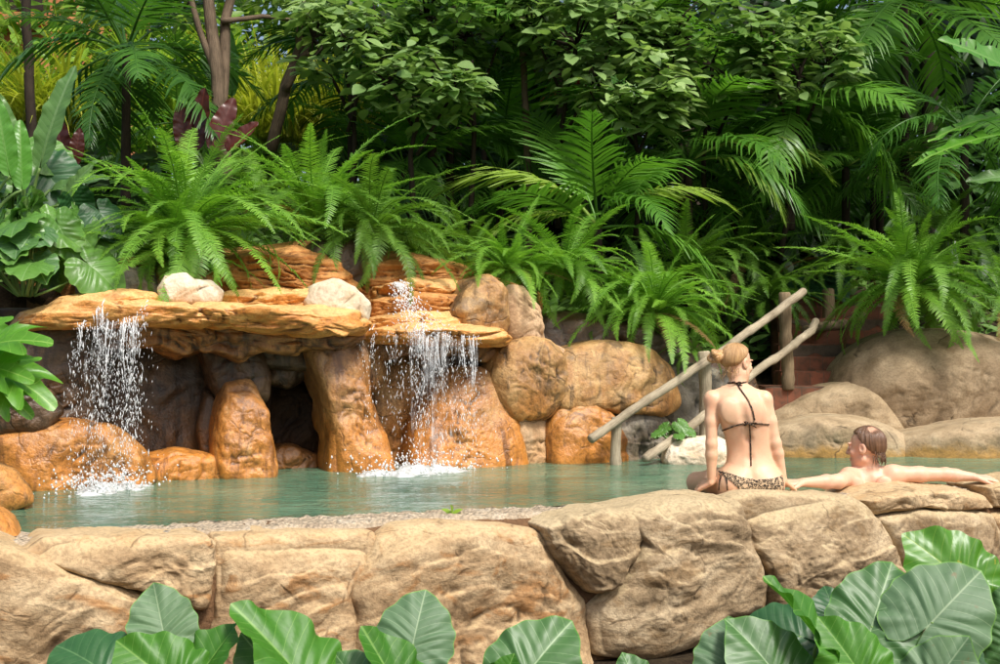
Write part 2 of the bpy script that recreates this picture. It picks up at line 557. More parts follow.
# ------------------------------------------------------------------ near wall of stones
wy = lambda d=0.0: (lambda px: wallY(px) + d)
WALL = [
    ('tan flat topped capstone at the left end of the near wall', 'wall',
     [(24, 551), (48, 538), (120, 535), (200, 535), (209, 540), (206, 585), (200, 603), (165, 594), (120, 580), (60, 562)], .05, .17, .42),
    ('large brown stone low in the near wall, filling its bottom left corner', 'wall',
     [(-60, 540), (0, 541), (28, 551), (70, 568), (120, 584), (165, 598), (201, 608), (200, 640), (204, 760), (-60, 760)], .02, .2, .5),
    ('tall tan stone between two rust coloured seams in the near wall', 'wall',
     [(213, 534), (260, 532), (330, 531), (368, 531), (372, 540), (360, 560), (345, 585), (344, 610), (352, 760), (207, 760), (206, 640), (212, 590)], .03, .2, .45),
    ('wide golden tan stone behind the single upright heart shaped leaf in the middle', 'wall',
     [(377, 536), (400, 526), (440, 523), (500, 525), (530, 530), (548, 560), (575, 597), (580, 640), (580, 760), (358, 760), (350, 640), (347, 588), (362, 562)], .03, .21, .45),
    ('small pale wedge shaped capstone set into the top of the wall near its middle', 'wall_grey',
     [(536, 524), (560, 514), (600, 509), (632, 514), (634, 530), (620, 560), (608, 578), (585, 590), (568, 574), (550, 555)], -.02, .18, .3),
    ('biggest bulging stone of the near wall, just left of where the woman sits', 'wall_grey',
     [(606, 511), (650, 500), (690, 496), (722, 496), (729, 512), (738, 540), (757, 580), (755, 606), (720, 618), (690, 640), (640, 655), (590, 650), (584, 605), (612, 580), (628, 550), (640, 520)], 0, .24, .5),
    ('weathered stone with slanting ledges directly under the woman in the near wall', 'wall_grey',
     [(731, 498), (750, 493), (795, 492), (838, 495), (853, 503), (866, 522), (880, 548), (905, 585), (860, 600), (800, 612), (765, 605), (760, 578), (742, 540)], 0, .22, .5),
    ('long smooth stone that the back of the man leans against', 'wall',
     [(851, 501), (880, 492), (920, 488), (958, 488), (978, 495), (984, 506), (950, 510), (915, 506), (866, 514)], .0, .15, .42),
    ('blocky tan stone under the long smooth stone, above the yellowing leaf', 'wall_grey',
     [(868, 517), (900, 509), (940, 511), (978, 514), (983, 530), (982, 560), (972, 620), (915, 610), (908, 585), (884, 546)], .04, .18, .4),
    ('rounded stone on the wall top under the right hand of the man', 'wall',
     [(983, 486), (1000, 481), (1050, 474), (1100, 478), (1100, 508), (1040, 512), (988, 506)], .0, .16, .42),
    ('block of tan stone low at the right edge beside the yellowing leaf', 'wall',
     [(987, 512), (1040, 514), (1100, 512), (1100, 640), (1000, 640), (986, 590)], .03, .17, .4),
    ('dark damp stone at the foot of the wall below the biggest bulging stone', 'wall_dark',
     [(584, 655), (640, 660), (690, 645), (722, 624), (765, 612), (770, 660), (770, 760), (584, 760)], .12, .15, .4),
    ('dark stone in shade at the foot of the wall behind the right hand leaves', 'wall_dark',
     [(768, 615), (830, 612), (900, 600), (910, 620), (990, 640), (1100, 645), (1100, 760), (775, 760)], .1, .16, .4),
]
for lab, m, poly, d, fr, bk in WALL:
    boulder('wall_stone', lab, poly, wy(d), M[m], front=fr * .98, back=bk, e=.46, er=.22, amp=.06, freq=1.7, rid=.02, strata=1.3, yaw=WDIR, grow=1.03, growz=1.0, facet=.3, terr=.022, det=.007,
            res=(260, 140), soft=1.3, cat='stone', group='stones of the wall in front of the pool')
# the mortar core the stones are set in
core = MB()
n = 90
vs, fs = [], []
for i in range(n + 1):
    p = WA + (WB - WA) * (-.25 + 1.5 * i / n)
    off = [(.035, -1.0), (.035, -.16), (.0, -.06), (-.1, -.005), (-.4, .0), (-.62, -.2), (-.62, -1.0)]
    for a, z in off:
        vs.append((p.x + WN.x * a, p.y + WN.y * a, z))
k = 7
for i in range(n):
    for j in range(k - 1):
        fs.append([i * k + j, i * k + j + 1, (i + 1) * k + j + 1, (i + 1) * k + j][::-1])
vs = np.array(vs)
core.add(vs + .02 * np.stack([fbm(vs * 5, 3, 3)] * 3, 1), fs)
o = core.build('pool_wall', M['mortar'])
tag(o, kind='structure')

# rough overflow rim between the stones and the water
t = NT('pebble_rim')
p = t.pos
vo = t.n('ShaderNodeTexVoronoi')
t.set(vo.inputs['Vector'], p)
vo.inputs['Scale'].default_value = 45
nz = t.noise(p, 6, 6, .6)
col = t.ramp(nz, [(.35, (.20, .13, .07)), (.5, (.42, .32, .2)), (.65, (.6, .52, .4))])
col = t.mix(t.math('MULTIPLY', vo.outputs['Distance'], .5), t.mix(.5, col, (.62, .52, .38)), (.16, .11, .07))
M['rim'] = t.done(t.principled(col, .7, t.bump(t.math('SUBTRACT', nz, vo.outputs['Distance']), 1.0, .02), .3))
rim = MB()
vs, fs = [], []
n, mcols = 420, 17
for i in range(n + 1):
    s = -.25 + 1.5 * i / n
    p = WA + (WB - WA) * s
    w = float(np.interp(s, [0, .3, .6, 1], [.52, .54, .36, .32]))
    for j in range(mcols):
        a = j / (mcols - 1)
        z = .012 * (1 - a * a) + .004 + (-.2 if j == mcols - 1 else 0) - (.05 if j == 0 else 0)
        vs.append((p.x - WN.x * (.1 + (w - .1) * a), p.y - WN.y * (.1 + (w - .1) * a), z))
for i in range(n):
    for j in range(mcols - 1):
        fs.append([i * mcols + j, (i + 1) * mcols + j, (i + 1) * mcols + j + 1, i * mcols + j + 1])
vs = np.array(vs)
vs[:, 2] += .02 * fbm(vs * 26, 3, 8)
wob = .05 * fbm(vs * 5, 4, 9)
vs[:, 0] -= WN.x * wob
vs[:, 1] -= WN.y * wob
rim.add(vs, fs)
o = rim.build('pool_rim', M['rim'])
tag(o, kind='structure')

# ------------------------------------------------------------------ rocks around the far side of the pool
G1 = 'rocks of the waterfall face'
YW = .38       # heading of the waterfall face: it recedes to the right


def rk(label, poly, d, mat, front=.25, back=.45, name='boulder', cat='boulder', group=G1, yaw=YW, **k):
    cx = sum(p_[0] for p_ in poly) / len(poly)
    y0 = backY(cx) + d
    # keep every corner on the slanted plane of the face
    X0 = (cx - 500) / FPX * y0
    tanw = math.tan(yaw)

    def yf(px):
        kx = (px - 500) / FPX
        return (y0 - X0 * tanw) / (1 - kx * tanw)
    k.setdefault('amp', .05)
    k.setdefault('rid', .024)
    k.setdefault('det', .009)
    k.setdefault('terr', .012)
    k.setdefault('freq', 2.3)
    k.setdefault('res', (120, 80))
    k.setdefault('er', .36)
    k.setdefault('grow', 1.1)
    return boulder(name, label, poly, yf, M[mat], front=front, back=back, yaw=yaw, group=group, cat=cat, **k)


rk('rust orange bulge at the waterline under the left waterfall',
   [(-5, 440), (30, 428), (70, 424), (110, 430), (138, 450), (150, 475), (140, 495), (40, 505), (0, 500)], .1, 'rust', .25, .5)
rk('dark brown rock wall left of the falling water, above the rust orange bulge',
   [(-20, 400), (10, 350), (40, 322), (92, 322), (100, 380), (92, 425), (50, 432), (0, 440)], .5, 'brown', .2, .5)
rk('dark wet rock straight behind the left waterfall', [(85, 330), (150, 330), (152, 400), (148, 460), (100, 450), (84, 400)], .72, 'brown', .15, .4)
rk('cracked brown rock slab between the left waterfall and the cave', [(145, 345), (180, 335), (210, 345), (216, 410), (214, 472), (150, 475), (140, 410)], .72, 'brown', .15, .4)
rk('low orange shelf at the waterline right of the left waterfall', [(136, 462), (175, 452), (214, 458), (220, 478), (200, 488), (140, 492)], .08, 'rust', .18, .4)
rk('orange pillar of rock standing in the water left of the cave', [(220, 414), (228, 390), (252, 386), (263, 414), (270, 450), (271, 482), (211, 486), (215, 450)], .0, 'rust', .2, .35, soft=5, lean=.15)
rk('brown rock resting on the left orange pillar', [(200, 345), (222, 336), (252, 340), (264, 372), (262, 398), (240, 412), (222, 408), (210, 385)], .34, 'brown', .18, .4, soft=3)
rk('dark rock hanging under the ledge above the cave mouth', [(196, 338), (240, 330), (300, 332), (345, 336), (350, 352), (320, 372), (280, 368), (250, 362), (210, 366)], .5, 'brown', .25, .6)
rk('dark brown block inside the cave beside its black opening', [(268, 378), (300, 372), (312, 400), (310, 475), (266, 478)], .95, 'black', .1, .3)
rk('orange pillar of rock right of the cave opening', [(306, 346), (340, 338), (372, 346), (368, 376), (368, 404), (380, 435), (386, 474), (324, 480), (329, 440), (324, 400), (314, 370)], .05, 'rust', .2, .4, soft=4, lean=.15)
rk('ochre wet rock between the right pillar and the right waterfall', [(368, 362), (412, 360), (420, 410), (420, 472), (374, 472), (370, 420)], .5, 'ochre', .15, .4)
rk('rust coloured rock face behind the right waterfall', [(405, 350), (470, 345), (500, 358), (505, 410), (490, 440), (420, 440), (404, 400)], .6, 'rust', .2, .45)
rk('wide orange mound at the foot of the right waterfall', [(410, 460), (416, 432), (430, 402), (446, 376), (480, 372), (502, 388), (512, 425), (517, 474), (412, 477)], .08, 'rust', .26, .45, soft=5, lean=.25)
# ledges
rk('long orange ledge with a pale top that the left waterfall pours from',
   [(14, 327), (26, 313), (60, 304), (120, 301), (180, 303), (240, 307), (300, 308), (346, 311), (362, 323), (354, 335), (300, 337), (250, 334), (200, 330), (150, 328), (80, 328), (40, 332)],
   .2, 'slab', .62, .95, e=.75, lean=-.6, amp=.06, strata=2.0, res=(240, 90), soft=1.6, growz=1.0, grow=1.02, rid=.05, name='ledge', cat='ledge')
rk('sloping orange ledge that the right waterfall pours from',
   [(355, 337), (360, 330), (400, 325), (450, 326), (488, 330), (497, 338), (490, 345), (440, 346), (390, 345), (360, 343)],
   .22, 'slab', .5, .8, e=.75, lean=-.6, amp=.05, strata=2.4, res=(200, 90), soft=2, growz=1.0, grow=1.03, rid=.05, terr=.03, name='ledge', cat='ledge')
TI = dict(e=.7, lean=-.8, strata=2.6, soft=2, rid=.05, terr=.05, name='ledge_tier', cat='ledge', growz=1.0, grow=1.0, res=(180, 80))
rk('pale orange upper tier of the long ledge, behind the left waterfall', [(40, 310), (60, 298), (110, 292), (150, 294), (166, 302), (160, 314), (100, 316), (50, 316)], .42, 'slab', .45, .6, **TI)
rk('pale orange upper tier of the long ledge, right of the two cream stones', [(206, 306), (222, 294), (260, 290), (310, 293), (340, 302), (338, 316), (280, 318), (214, 316)], .4, 'slab', .45, .6, **TI)
rk('lowest of three layered steps behind the lip of the right waterfall', [(358, 330), (364, 318), (400, 312), (448, 314), (470, 322), (468, 334), (410, 336), (364, 336)], .38, 'slab', .42, .6, **TI)
rk('middle one of three layered steps behind the lip of the right waterfall', [(360, 318), (366, 302), (400, 296), (444, 298), (464, 308), (462, 322), (410, 324), (364, 322)], .52, 'strata', .42, .6, **TI)
rk('topmost of three layered steps behind the lip of the right waterfall', [(362, 304), (368, 288), (400, 280), (446, 284), (468, 296), (466, 308), (410, 310), (366, 308)], .64, 'slab', .4, .6, **TI)
rk('rust coloured layered rock under the big fern, above the long ledge',
   [(214, 276), (240, 256), (290, 248), (330, 262), (352, 290), (345, 310), (280, 309), (222, 308)], .62, 'strata', .3, .6, strata=5, rid=.045)
rk('dark brown rounded boulder behind the ledges at the top of the cascade', [(300, 262), (318, 244), (345, 240), (358, 258), (360, 284), (330, 296), (304, 290)], .75, 'brown', .25, .5)
rk('layered orange rock step behind the right cascade', [(362, 266), (400, 256), (455, 266), (486, 282), (486, 302), (362, 304)], .72, 'strata', .25, .6, strata=5)
rk('squat tan rock at the left under the big fern, behind the white stones', [(150, 282), (160, 272), (200, 272), (214, 286), (212, 312), (156, 312), (148, 300)], .55, 'ochre', .2, .4)
rk('wet dark rock step that feeds the left waterfall', [(82, 280), (110, 270), (150, 274), (152, 306), (84, 308)], .65, 'grey', .2, .5)
rk('left of two cream stones lying on the long ledge', [(158, 288), (166, 277), (184, 275), (196, 286), (193, 302), (162, 302)], -.05, 'cream', .1, .12, res=(72, 44), name='stone', cat='stone')
rk('right of two cream stones lying on the long ledge', [(184, 294), (196, 282), (210, 283), (219, 292), (216, 303), (188, 304)], -.12, 'cream', .1, .12, res=(72, 44), name='stone', cat='stone')
rk('cream rounded boulder at the right end of the long ledge', [(304, 302), (314, 286), (334, 280), (350, 289), (362, 306), (358, 322), (312, 320)], -.05, 'cream', .18, .35)
# rock mass between and behind the stones of the face
rk('broad brown rock mass at the far left behind the falling water', [(-120, 330), (0, 318), (100, 322), (200, 330), (205, 480), (-120, 500)], .95, 'brown', .2, .5, soft=3, name='rock_face', cat='rock face')
rk('ochre rock mass behind the right waterfall and its mound', [(355, 340), (430, 320), (520, 330), (560, 360), (560, 480), (360, 480)], .72, 'ochre', .2, .5, soft=3, name='rock_face', cat='rock face')
rk('brown rock mass behind the stones between the waterfall and the log rail', [(500, 310), (560, 330), (660, 345), (740, 375), (770, 480), (510, 480)], .72, 'brown', .2, .5, soft=3, name='rock_face', cat='rock face')
rk('rust coloured rock mass under the ferns at the back of the ledges', [(40, 262), (150, 262), (300, 246), (420, 262), (520, 292), (520, 330), (40, 318)], 1.15, 'strata', .2, .5, soft=3, strata=5, name='rock_face', cat='rock face')
rk('small brown rock wedged under the ledge left of the cave', [(262, 352), (280, 345), (300, 352), (306, 376), (286, 386), (266, 380)], .5, 'brown', .15, .3)
rk('dark ridge of rock between the cracked slab and the left pillar', [(204, 396), (216, 398), (222, 430), (218, 478), (202, 480), (198, 430)], .4, 'brown', .15, .3)
rk('low dark stone at the waterline inside the cave mouth', [(268, 452), (290, 446), (318, 456), (326, 474), (300, 484), (268, 482)], .45, 'brown', .15, .3)
rk('rust brown knob on the shoulder of the right pillar', [(352, 352), (372, 350), (382, 366), (376, 388), (358, 386), (348, 370)], .3, 'rust', .15, .3)
rk('lumpy brown rock above the rust orange bulge at the far left', [(-6, 398), (20, 388), (48, 392), (60, 412), (40, 430), (0, 434)], .22, 'brown', .18, .35)
rk('small wet rock leaning on the right foot of the wide orange mound', [(498, 432), (510, 428), (520, 446), (520, 470), (500, 472), (494, 450)], .0, 'ochre', .12, .25)
rk('ragged lump of brown rock hanging under the long ledge beside the left waterfall', [(150, 322), (185, 318), (206, 324), (204, 342), (184, 352), (160, 344)], .3, 'brown', .2, .4)
rk('ragged lump of brown rock hanging under the right end of the long ledge', [(262, 322), (300, 320), (340, 324), (346, 338), (318, 346), (276, 342)], .3, 'brown', .2, .5)
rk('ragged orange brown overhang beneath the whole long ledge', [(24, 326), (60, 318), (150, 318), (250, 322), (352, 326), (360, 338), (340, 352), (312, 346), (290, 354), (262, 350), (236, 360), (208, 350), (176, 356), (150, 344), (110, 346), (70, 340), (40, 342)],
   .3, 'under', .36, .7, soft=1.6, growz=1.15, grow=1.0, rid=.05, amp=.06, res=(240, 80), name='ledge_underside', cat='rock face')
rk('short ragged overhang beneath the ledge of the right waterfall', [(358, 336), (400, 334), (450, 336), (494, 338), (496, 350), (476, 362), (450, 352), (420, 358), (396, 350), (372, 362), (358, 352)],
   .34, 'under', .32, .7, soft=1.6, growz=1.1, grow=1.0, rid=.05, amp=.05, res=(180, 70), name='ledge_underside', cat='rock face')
# right of the falls
rk('orange and grey rock at the right end of the sloping ledge', [(448, 312), (466, 284), (484, 278), (498, 292), (500, 320), (494, 338), (462, 332)], .12, 'ochre', .25, .5)
rk('dark grey wet rock in the channel right of the falls', [(494, 296), (505, 300), (514, 330), (502, 360), (490, 385), (478, 350), (496, 330)], .22, 'grey', .14, .4)
rk('upright tan stone above the round ochre boulder', [(500, 300), (508, 289), (522, 290), (534, 318), (540, 342), (508, 346), (500, 325)], .22, 'pink', .18, .4)
rk('round ochre boulder with a grey patch right of the falls', [(489, 372), (496, 350), (520, 340), (544, 346), (556, 370), (552, 400), (536, 416), (508, 416), (492, 400)], .12, 'ochre', .28, .4, soft=9)
rk('pinkish square stone at the waterline below the round ochre boulder', [(507, 424), (520, 416), (543, 416), (547, 440), (545, 468), (510, 470), (506, 445)], .08, 'pink', .14, .3)
rk('wide ochre boulder under the hanging ferns', [(550, 372), (566, 352), (600, 345), (640, 350), (660, 372), (668, 402), (650, 412), (600, 408), (560, 412), (547, 400)], .25, 'ochre', .3, .5)
rk('small tan cap stone on the shoulder of the round ochre boulder', [(538, 350), (552, 346), (564, 356), (560, 372), (546, 368)], .2, 'pink', .1, .2, res=(64, 40))
rk('orange boulder at the waterline left of the first rail post', [(546, 430), (556, 411), (585, 405), (604, 414), (614, 440), (616, 468), (548, 470)], .1, 'rust', .24, .4, soft=7)
rk('grey stained boulder at the waterline behind the first rail post', [(606, 430), (618, 410), (650, 411), (668, 425), (676, 448), (668, 466), (610, 468)], .25, 'grey', .2, .4)
rk('brown shaded rock behind the ferns above the wide ochre boulder', [(536, 325), (560, 315), (610, 318), (650, 330), (690, 345), (690, 380), (650, 372), (560, 365), (540, 350)], .7, 'brown', .3, .5)
rk('dark mossy rock between the first and second rail posts', [(655, 372), (690, 368), (740, 380), (745, 430), (735, 462), (672, 462), (660, 420)], .5, 'grey', .2, .4)
rk('pale smooth stone lying at the waterline beside the woman', [(667, 460), (672, 446), (690, 440), (716, 440), (732, 448), (736, 462), (728, 472), (674, 472)], -.35, 'cream', .16, .25, yaw=0)
rk('grey orange corner stone at the left edge beside the water', [(-60, 470), (-10, 466), (12, 474), (24, 490), (28, 500), (0, 510), (-60, 520)], -.55, 'ochre', .15, .4)
rk('brown stone at the left edge where the near wall meets the water', [(-60, 512), (-5, 512), (10, 522), (16, 536), (10, 552), (-60, 560)], -1.55, 'ochre', .15, .4)

G2 = 'smooth boulders right of the steps'
rk('largest smooth grey brown boulder below the fern at the right', [(826, 396), (836, 368), (856, 346), (884, 332), (930, 329), (980, 334), (1030, 352), (1080, 392), (1100, 440), (960, 440), (850, 436)],
   1.35, 'tan_dark', .6, .7, yaw=0, group=G2, soft=8, amp=.045, rid=.008, det=.004, terr=0, grow=1.0, res=(160, 90))
rk('sloping tan boulder lying against the largest one, behind the woman', [(748, 428), (775, 405), (812, 388), (848, 379), (876, 392), (905, 424), (900, 444), (756, 448)],
   1.2, 'tan', .45, .5, yaw=0, group=G2, soft=8, amp=.045, rid=.008, det=.004, terr=0, grow=1.0)
rk('low long tan boulder at the waterline behind the head of the man', [(752, 448), (770, 428), (806, 417), (850, 416), (886, 426), (904, 440), (906, 468), (756, 472)],
   .42, 'tan', .35, .5, yaw=0, group=G2, soft=7, amp=.04, rid=.008, det=.004, terr=0, grow=1.02)
rk('flat tan rock shelf along the water at the right edge', [(884, 446), (900, 436), (940, 428), (985, 421), (1060, 418), (1120, 424), (1120, 472), (886, 472)],
   .32, 'tan', .32, .6, yaw=0, group=G2, soft=6, amp=.035, rid=.008, det=.004, terr=0, grow=1.02)
# backing rock so that no gap opens behind the stones
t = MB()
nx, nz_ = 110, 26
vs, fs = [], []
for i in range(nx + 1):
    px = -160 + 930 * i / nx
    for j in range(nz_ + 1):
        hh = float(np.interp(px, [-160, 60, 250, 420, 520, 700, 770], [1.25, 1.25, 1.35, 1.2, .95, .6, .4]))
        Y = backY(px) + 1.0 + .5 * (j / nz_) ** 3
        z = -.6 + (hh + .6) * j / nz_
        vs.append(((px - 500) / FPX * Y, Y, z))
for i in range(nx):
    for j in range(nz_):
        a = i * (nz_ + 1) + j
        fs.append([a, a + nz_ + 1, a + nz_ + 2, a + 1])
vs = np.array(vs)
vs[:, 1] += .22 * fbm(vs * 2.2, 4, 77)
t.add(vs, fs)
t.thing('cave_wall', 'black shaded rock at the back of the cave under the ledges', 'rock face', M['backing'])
# ------------------------------------------------------------------ ground: one sheet to the horizon
def groundZ(x, y):
    """numpy height of the ground: low in front of the wall, pool bed, a bank behind the rocks"""
    k = np.clip(x / np.maximum(y, .1) * FPX + 500, -400, 1500)
    L = np.interp(k, BX, BYL)
    d = y - L
    top = np.interp(k, [-200, 100, 350, 480, 560, 700, 760, 830, 1300], [1.25, 1.3, 1.3, 1.2, .95, .62, .3, .4, .5])
    z = -.75 + (top + .75) * np.clip((d - 1.15) / .25, 0, 1)
    gl = np.interp(k, [0, 500, 760, 830, 1000], [.17, .19, .24, .3, .25])
    z = z + gl * np.clip(d - 1.4, 0, 14)
    z = np.minimum(z, 4.2)
    return z


xs = np.concatenate([np.linspace(-600, -14, 14)[:-1], np.linspace(-14, 14, 150), np.linspace(14, 600, 14)[1:]])
ys = np.concatenate([np.linspace(-400, -2, 10)[:-1], np.linspace(-2, 26, 170), np.linspace(26, 900, 16)[1:]])
XX, YY = np.meshgrid(xs, ys, indexing='ij')
ZZ = groundZ(XX, YY)
pts = np.stack([XX.ravel(), YY.ravel(), ZZ.ravel()], 1)
pts[:, 2] += np.where((pts[:, 1] > 8) & (pts[:, 1] < 40), .08, .015) * fbm(pts * (1.7, 1.7, 0), 4, 4)
ny = len(ys)
fs = [[i * ny + j, (i + 1) * ny + j, (i + 1) * ny + j + 1, i * ny + j + 1] for i in range(len(xs) - 1) for j in range(ny - 1)]
t = NT('dark_soil')
p = t.pos
n1, n2 = t.noise(p, 3, 8, .65), t.noise(p, 30, 6, .65)
M['soil'] = t.done(t.principled(t.ramp(t.math('ADD', t.math('MULTIPLY', n1, .5), t.math('MULTIPLY', n2, .5)),
                   [(.35, (.012, .009, .006)), (.5, (.035, .025, .015)), (.65, (.075, .055, .03))]), .95, t.bump(n2, .8, .04), .1))
o = link(bpy.data.objects.new('ground', mesh_from('ground', pts, fs, M['soil'])))
tag(o, kind='structure')

# ------------------------------------------------------------------ pool water
t = NT('pool_water')
p = t.pos
sp = t.scaled(p, (1.0, 2.1, 1))
w1 = t.noise(sp, 3.2, 3, .5, .6)
w2 = t.noise(sp, 9.5, 3, .55, .8)
w3 = t.noise(sp, 26, 2, .5, .4)
col = t.ramp(t.noise(p, .7, 4, .55), [(.36, (.045, .115, .07)), (.52, (.09, .18, .11)), (.68, (.16, .245, .15))])
h = t.math('ADD', t.math('ADD', t.math('MULTIPLY', w1, 1.0), t.math('MULTIPLY', w2, .55)), t.math('MULTIPLY', w3, .16))
M['water'] = t.done(t.principled(col, .06, t.bump(h, .55, .07), .5))
wat = MB()
nx, nyy = 150, 90
vs, fs = [], []
for i in range(nx + 1):
    s = -.6 + 2.2 * i / nx
    a = WA + (WB - WA) * s - WN * .45
    for j in range(nyy + 1):
        Y1 = max(a.y + .3, 12.4)
        vs.append((a.x * (1 + .0 * j), a.y + (Y1 - a.y) * j / nyy, 0))
vs = np.array(vs)
for i in range(nx):
    for j in range(nyy):
        q = i * (nyy + 1) + j
        fs.append([q, q + nyy + 1, q + nyy + 2, q + 1])
vs[:, 2] += .006 * fbm(vs * (2.2, 4.2, 1), 3, 21)
wat.add(vs, fs)
o = wat.build('water', M['water'])
tag(o, kind='structure')

# ------------------------------------------------------------------ waterfalls: strands that break into drops, and foam
t = NT('white_water')
b = t.n('ShaderNodeBsdfPrincipled')
b.inputs['Base Color'].default_value = (.92, .93, .93, 1)
b.inputs['Roughness'].default_value = .15
b.inputs['Specular IOR Level'].default_value = .6
b.inputs['Subsurface Weight'].default_value = .0
tr = t.n('ShaderNodeBsdfTranslucent')
tr.inputs[0].default_value = (.9, .93, .93, 1)
mx = t.n('ShaderNodeMixShader')
mx.inputs[0].default_value = .45
t.t.links.new(b.outputs[0], mx.inputs[1])
t.t.links.new(tr.outputs[0], mx.inputs[2])
M['foam'] = t.done(mx.outputs[0])
t = NT('falling_water')
b2 = t.principled((.93, .95, .96), .08, None, .8)
tp = t.n('ShaderNodeBsdfTransparent')
mx = t.n('ShaderNodeMixShader')
mx.inputs[0].default_value = .38
t.t.links.new(b2, mx.inputs[1])
t.t.links.new(tp.outputs[0], mx.inputs[2])
M['drops'] = t.done(mx.outputs[0])
t = NT('water_veil')
uv = t.n('ShaderNodeUVMap', uv_map='UVMap').outputs[0]
sv = t.n('ShaderNodeSeparateXYZ')
t.set(sv.inputs[0], uv)
s1 = t.noise(t.scaled(uv, (34, 2.2, 1)), 1, 5, .65, .5)
s2 = t.noise(t.scaled(uv, (110, 9, 1)), 1, 4, .7, .3)
s3 = t.noise(t.scaled(uv, (7, .8, 1)), 1, 3, .5, .3)
f_ = t.math('ADD', t.math('ADD', t.math('MULTIPLY', s1, .5), t.math('MULTIPLY', s2, .45)), t.math('MULTIPLY', s3, .35))
f_ = t.math('SUBTRACT', f_, t.math('MULTIPLY', sv.outputs[1], .12))
va = t.n('ShaderNodeAttribute', attribute_name='var').outputs['Fac']
al = t.math('MULTIPLY', t.rng(t.math('ADD', f_, t.math('MULTIPLY', t.math('SUBTRACT', va, 1), .16)), .59, .83), .58)
b3 = t.principled((.9, .93, .94), .1, t.bump(t.math('ADD', s1, s2), .6, .02), .8)
tp = t.n('ShaderNodeBsdfTransparent')
mx = t.n('ShaderNodeMixShader')
t.set(mx.inputs[0], al)
t.t.links.new(tp.outputs[0], mx.inputs[1])
t.t.links.new(b3, mx.inputs[2])
M['veil'] = t.done(mx.outputs[0])

DV = np.array([(0, 0, 1.0), (1, 0, .1), (.3, .95, .1), (-.8, .6, .1), (-.8, -.6, .1), (.3, -.95, .1), (0, 0, -1.0)])
DF = [(0, 1, 2), (0, 2, 3), (0, 3, 4), (0, 4, 5), (0, 5, 1), (6, 2, 1), (6, 3, 2), (6, 4, 3), (6, 5, 4), (6, 1, 5)]


def drop(mb, p, r, l, rs, tiltx=0.0):
    v = DV * (r, r, l) * rs.uniform(.7, 1.3, (7, 1))
    v[:, 0] += v[:, 2] * tiltx
    mb.add(v + p, DF)


LEDGES = []
for o_ in C.objects:
    if o_.name.startswith('ledge') and 'under' not in o_.name:
        vv = [o_.location + v.co for v in o_.data.vertices]
        LEDGES.append(BVHTree.FromPolygons(vv, [list(p_.vertices) for p_ in o_.data.polygons]))


def lip_point(px, y0, y1):
    """the front lip of the ledge: the lowest place still facing up that can be seen from the pool side"""
    best = None
    org = Vector((0, 0, EYE))
    for py in np.arange(y0, y1, 1.0):
        d = (at(px, py, 5) - org).normalized()
        for b_ in LEDGES:
            h_ = b_.ray_cast(org, d)
            if h_[0] is not None and h_[1].z > .12:
                best = h_[0]
    return best


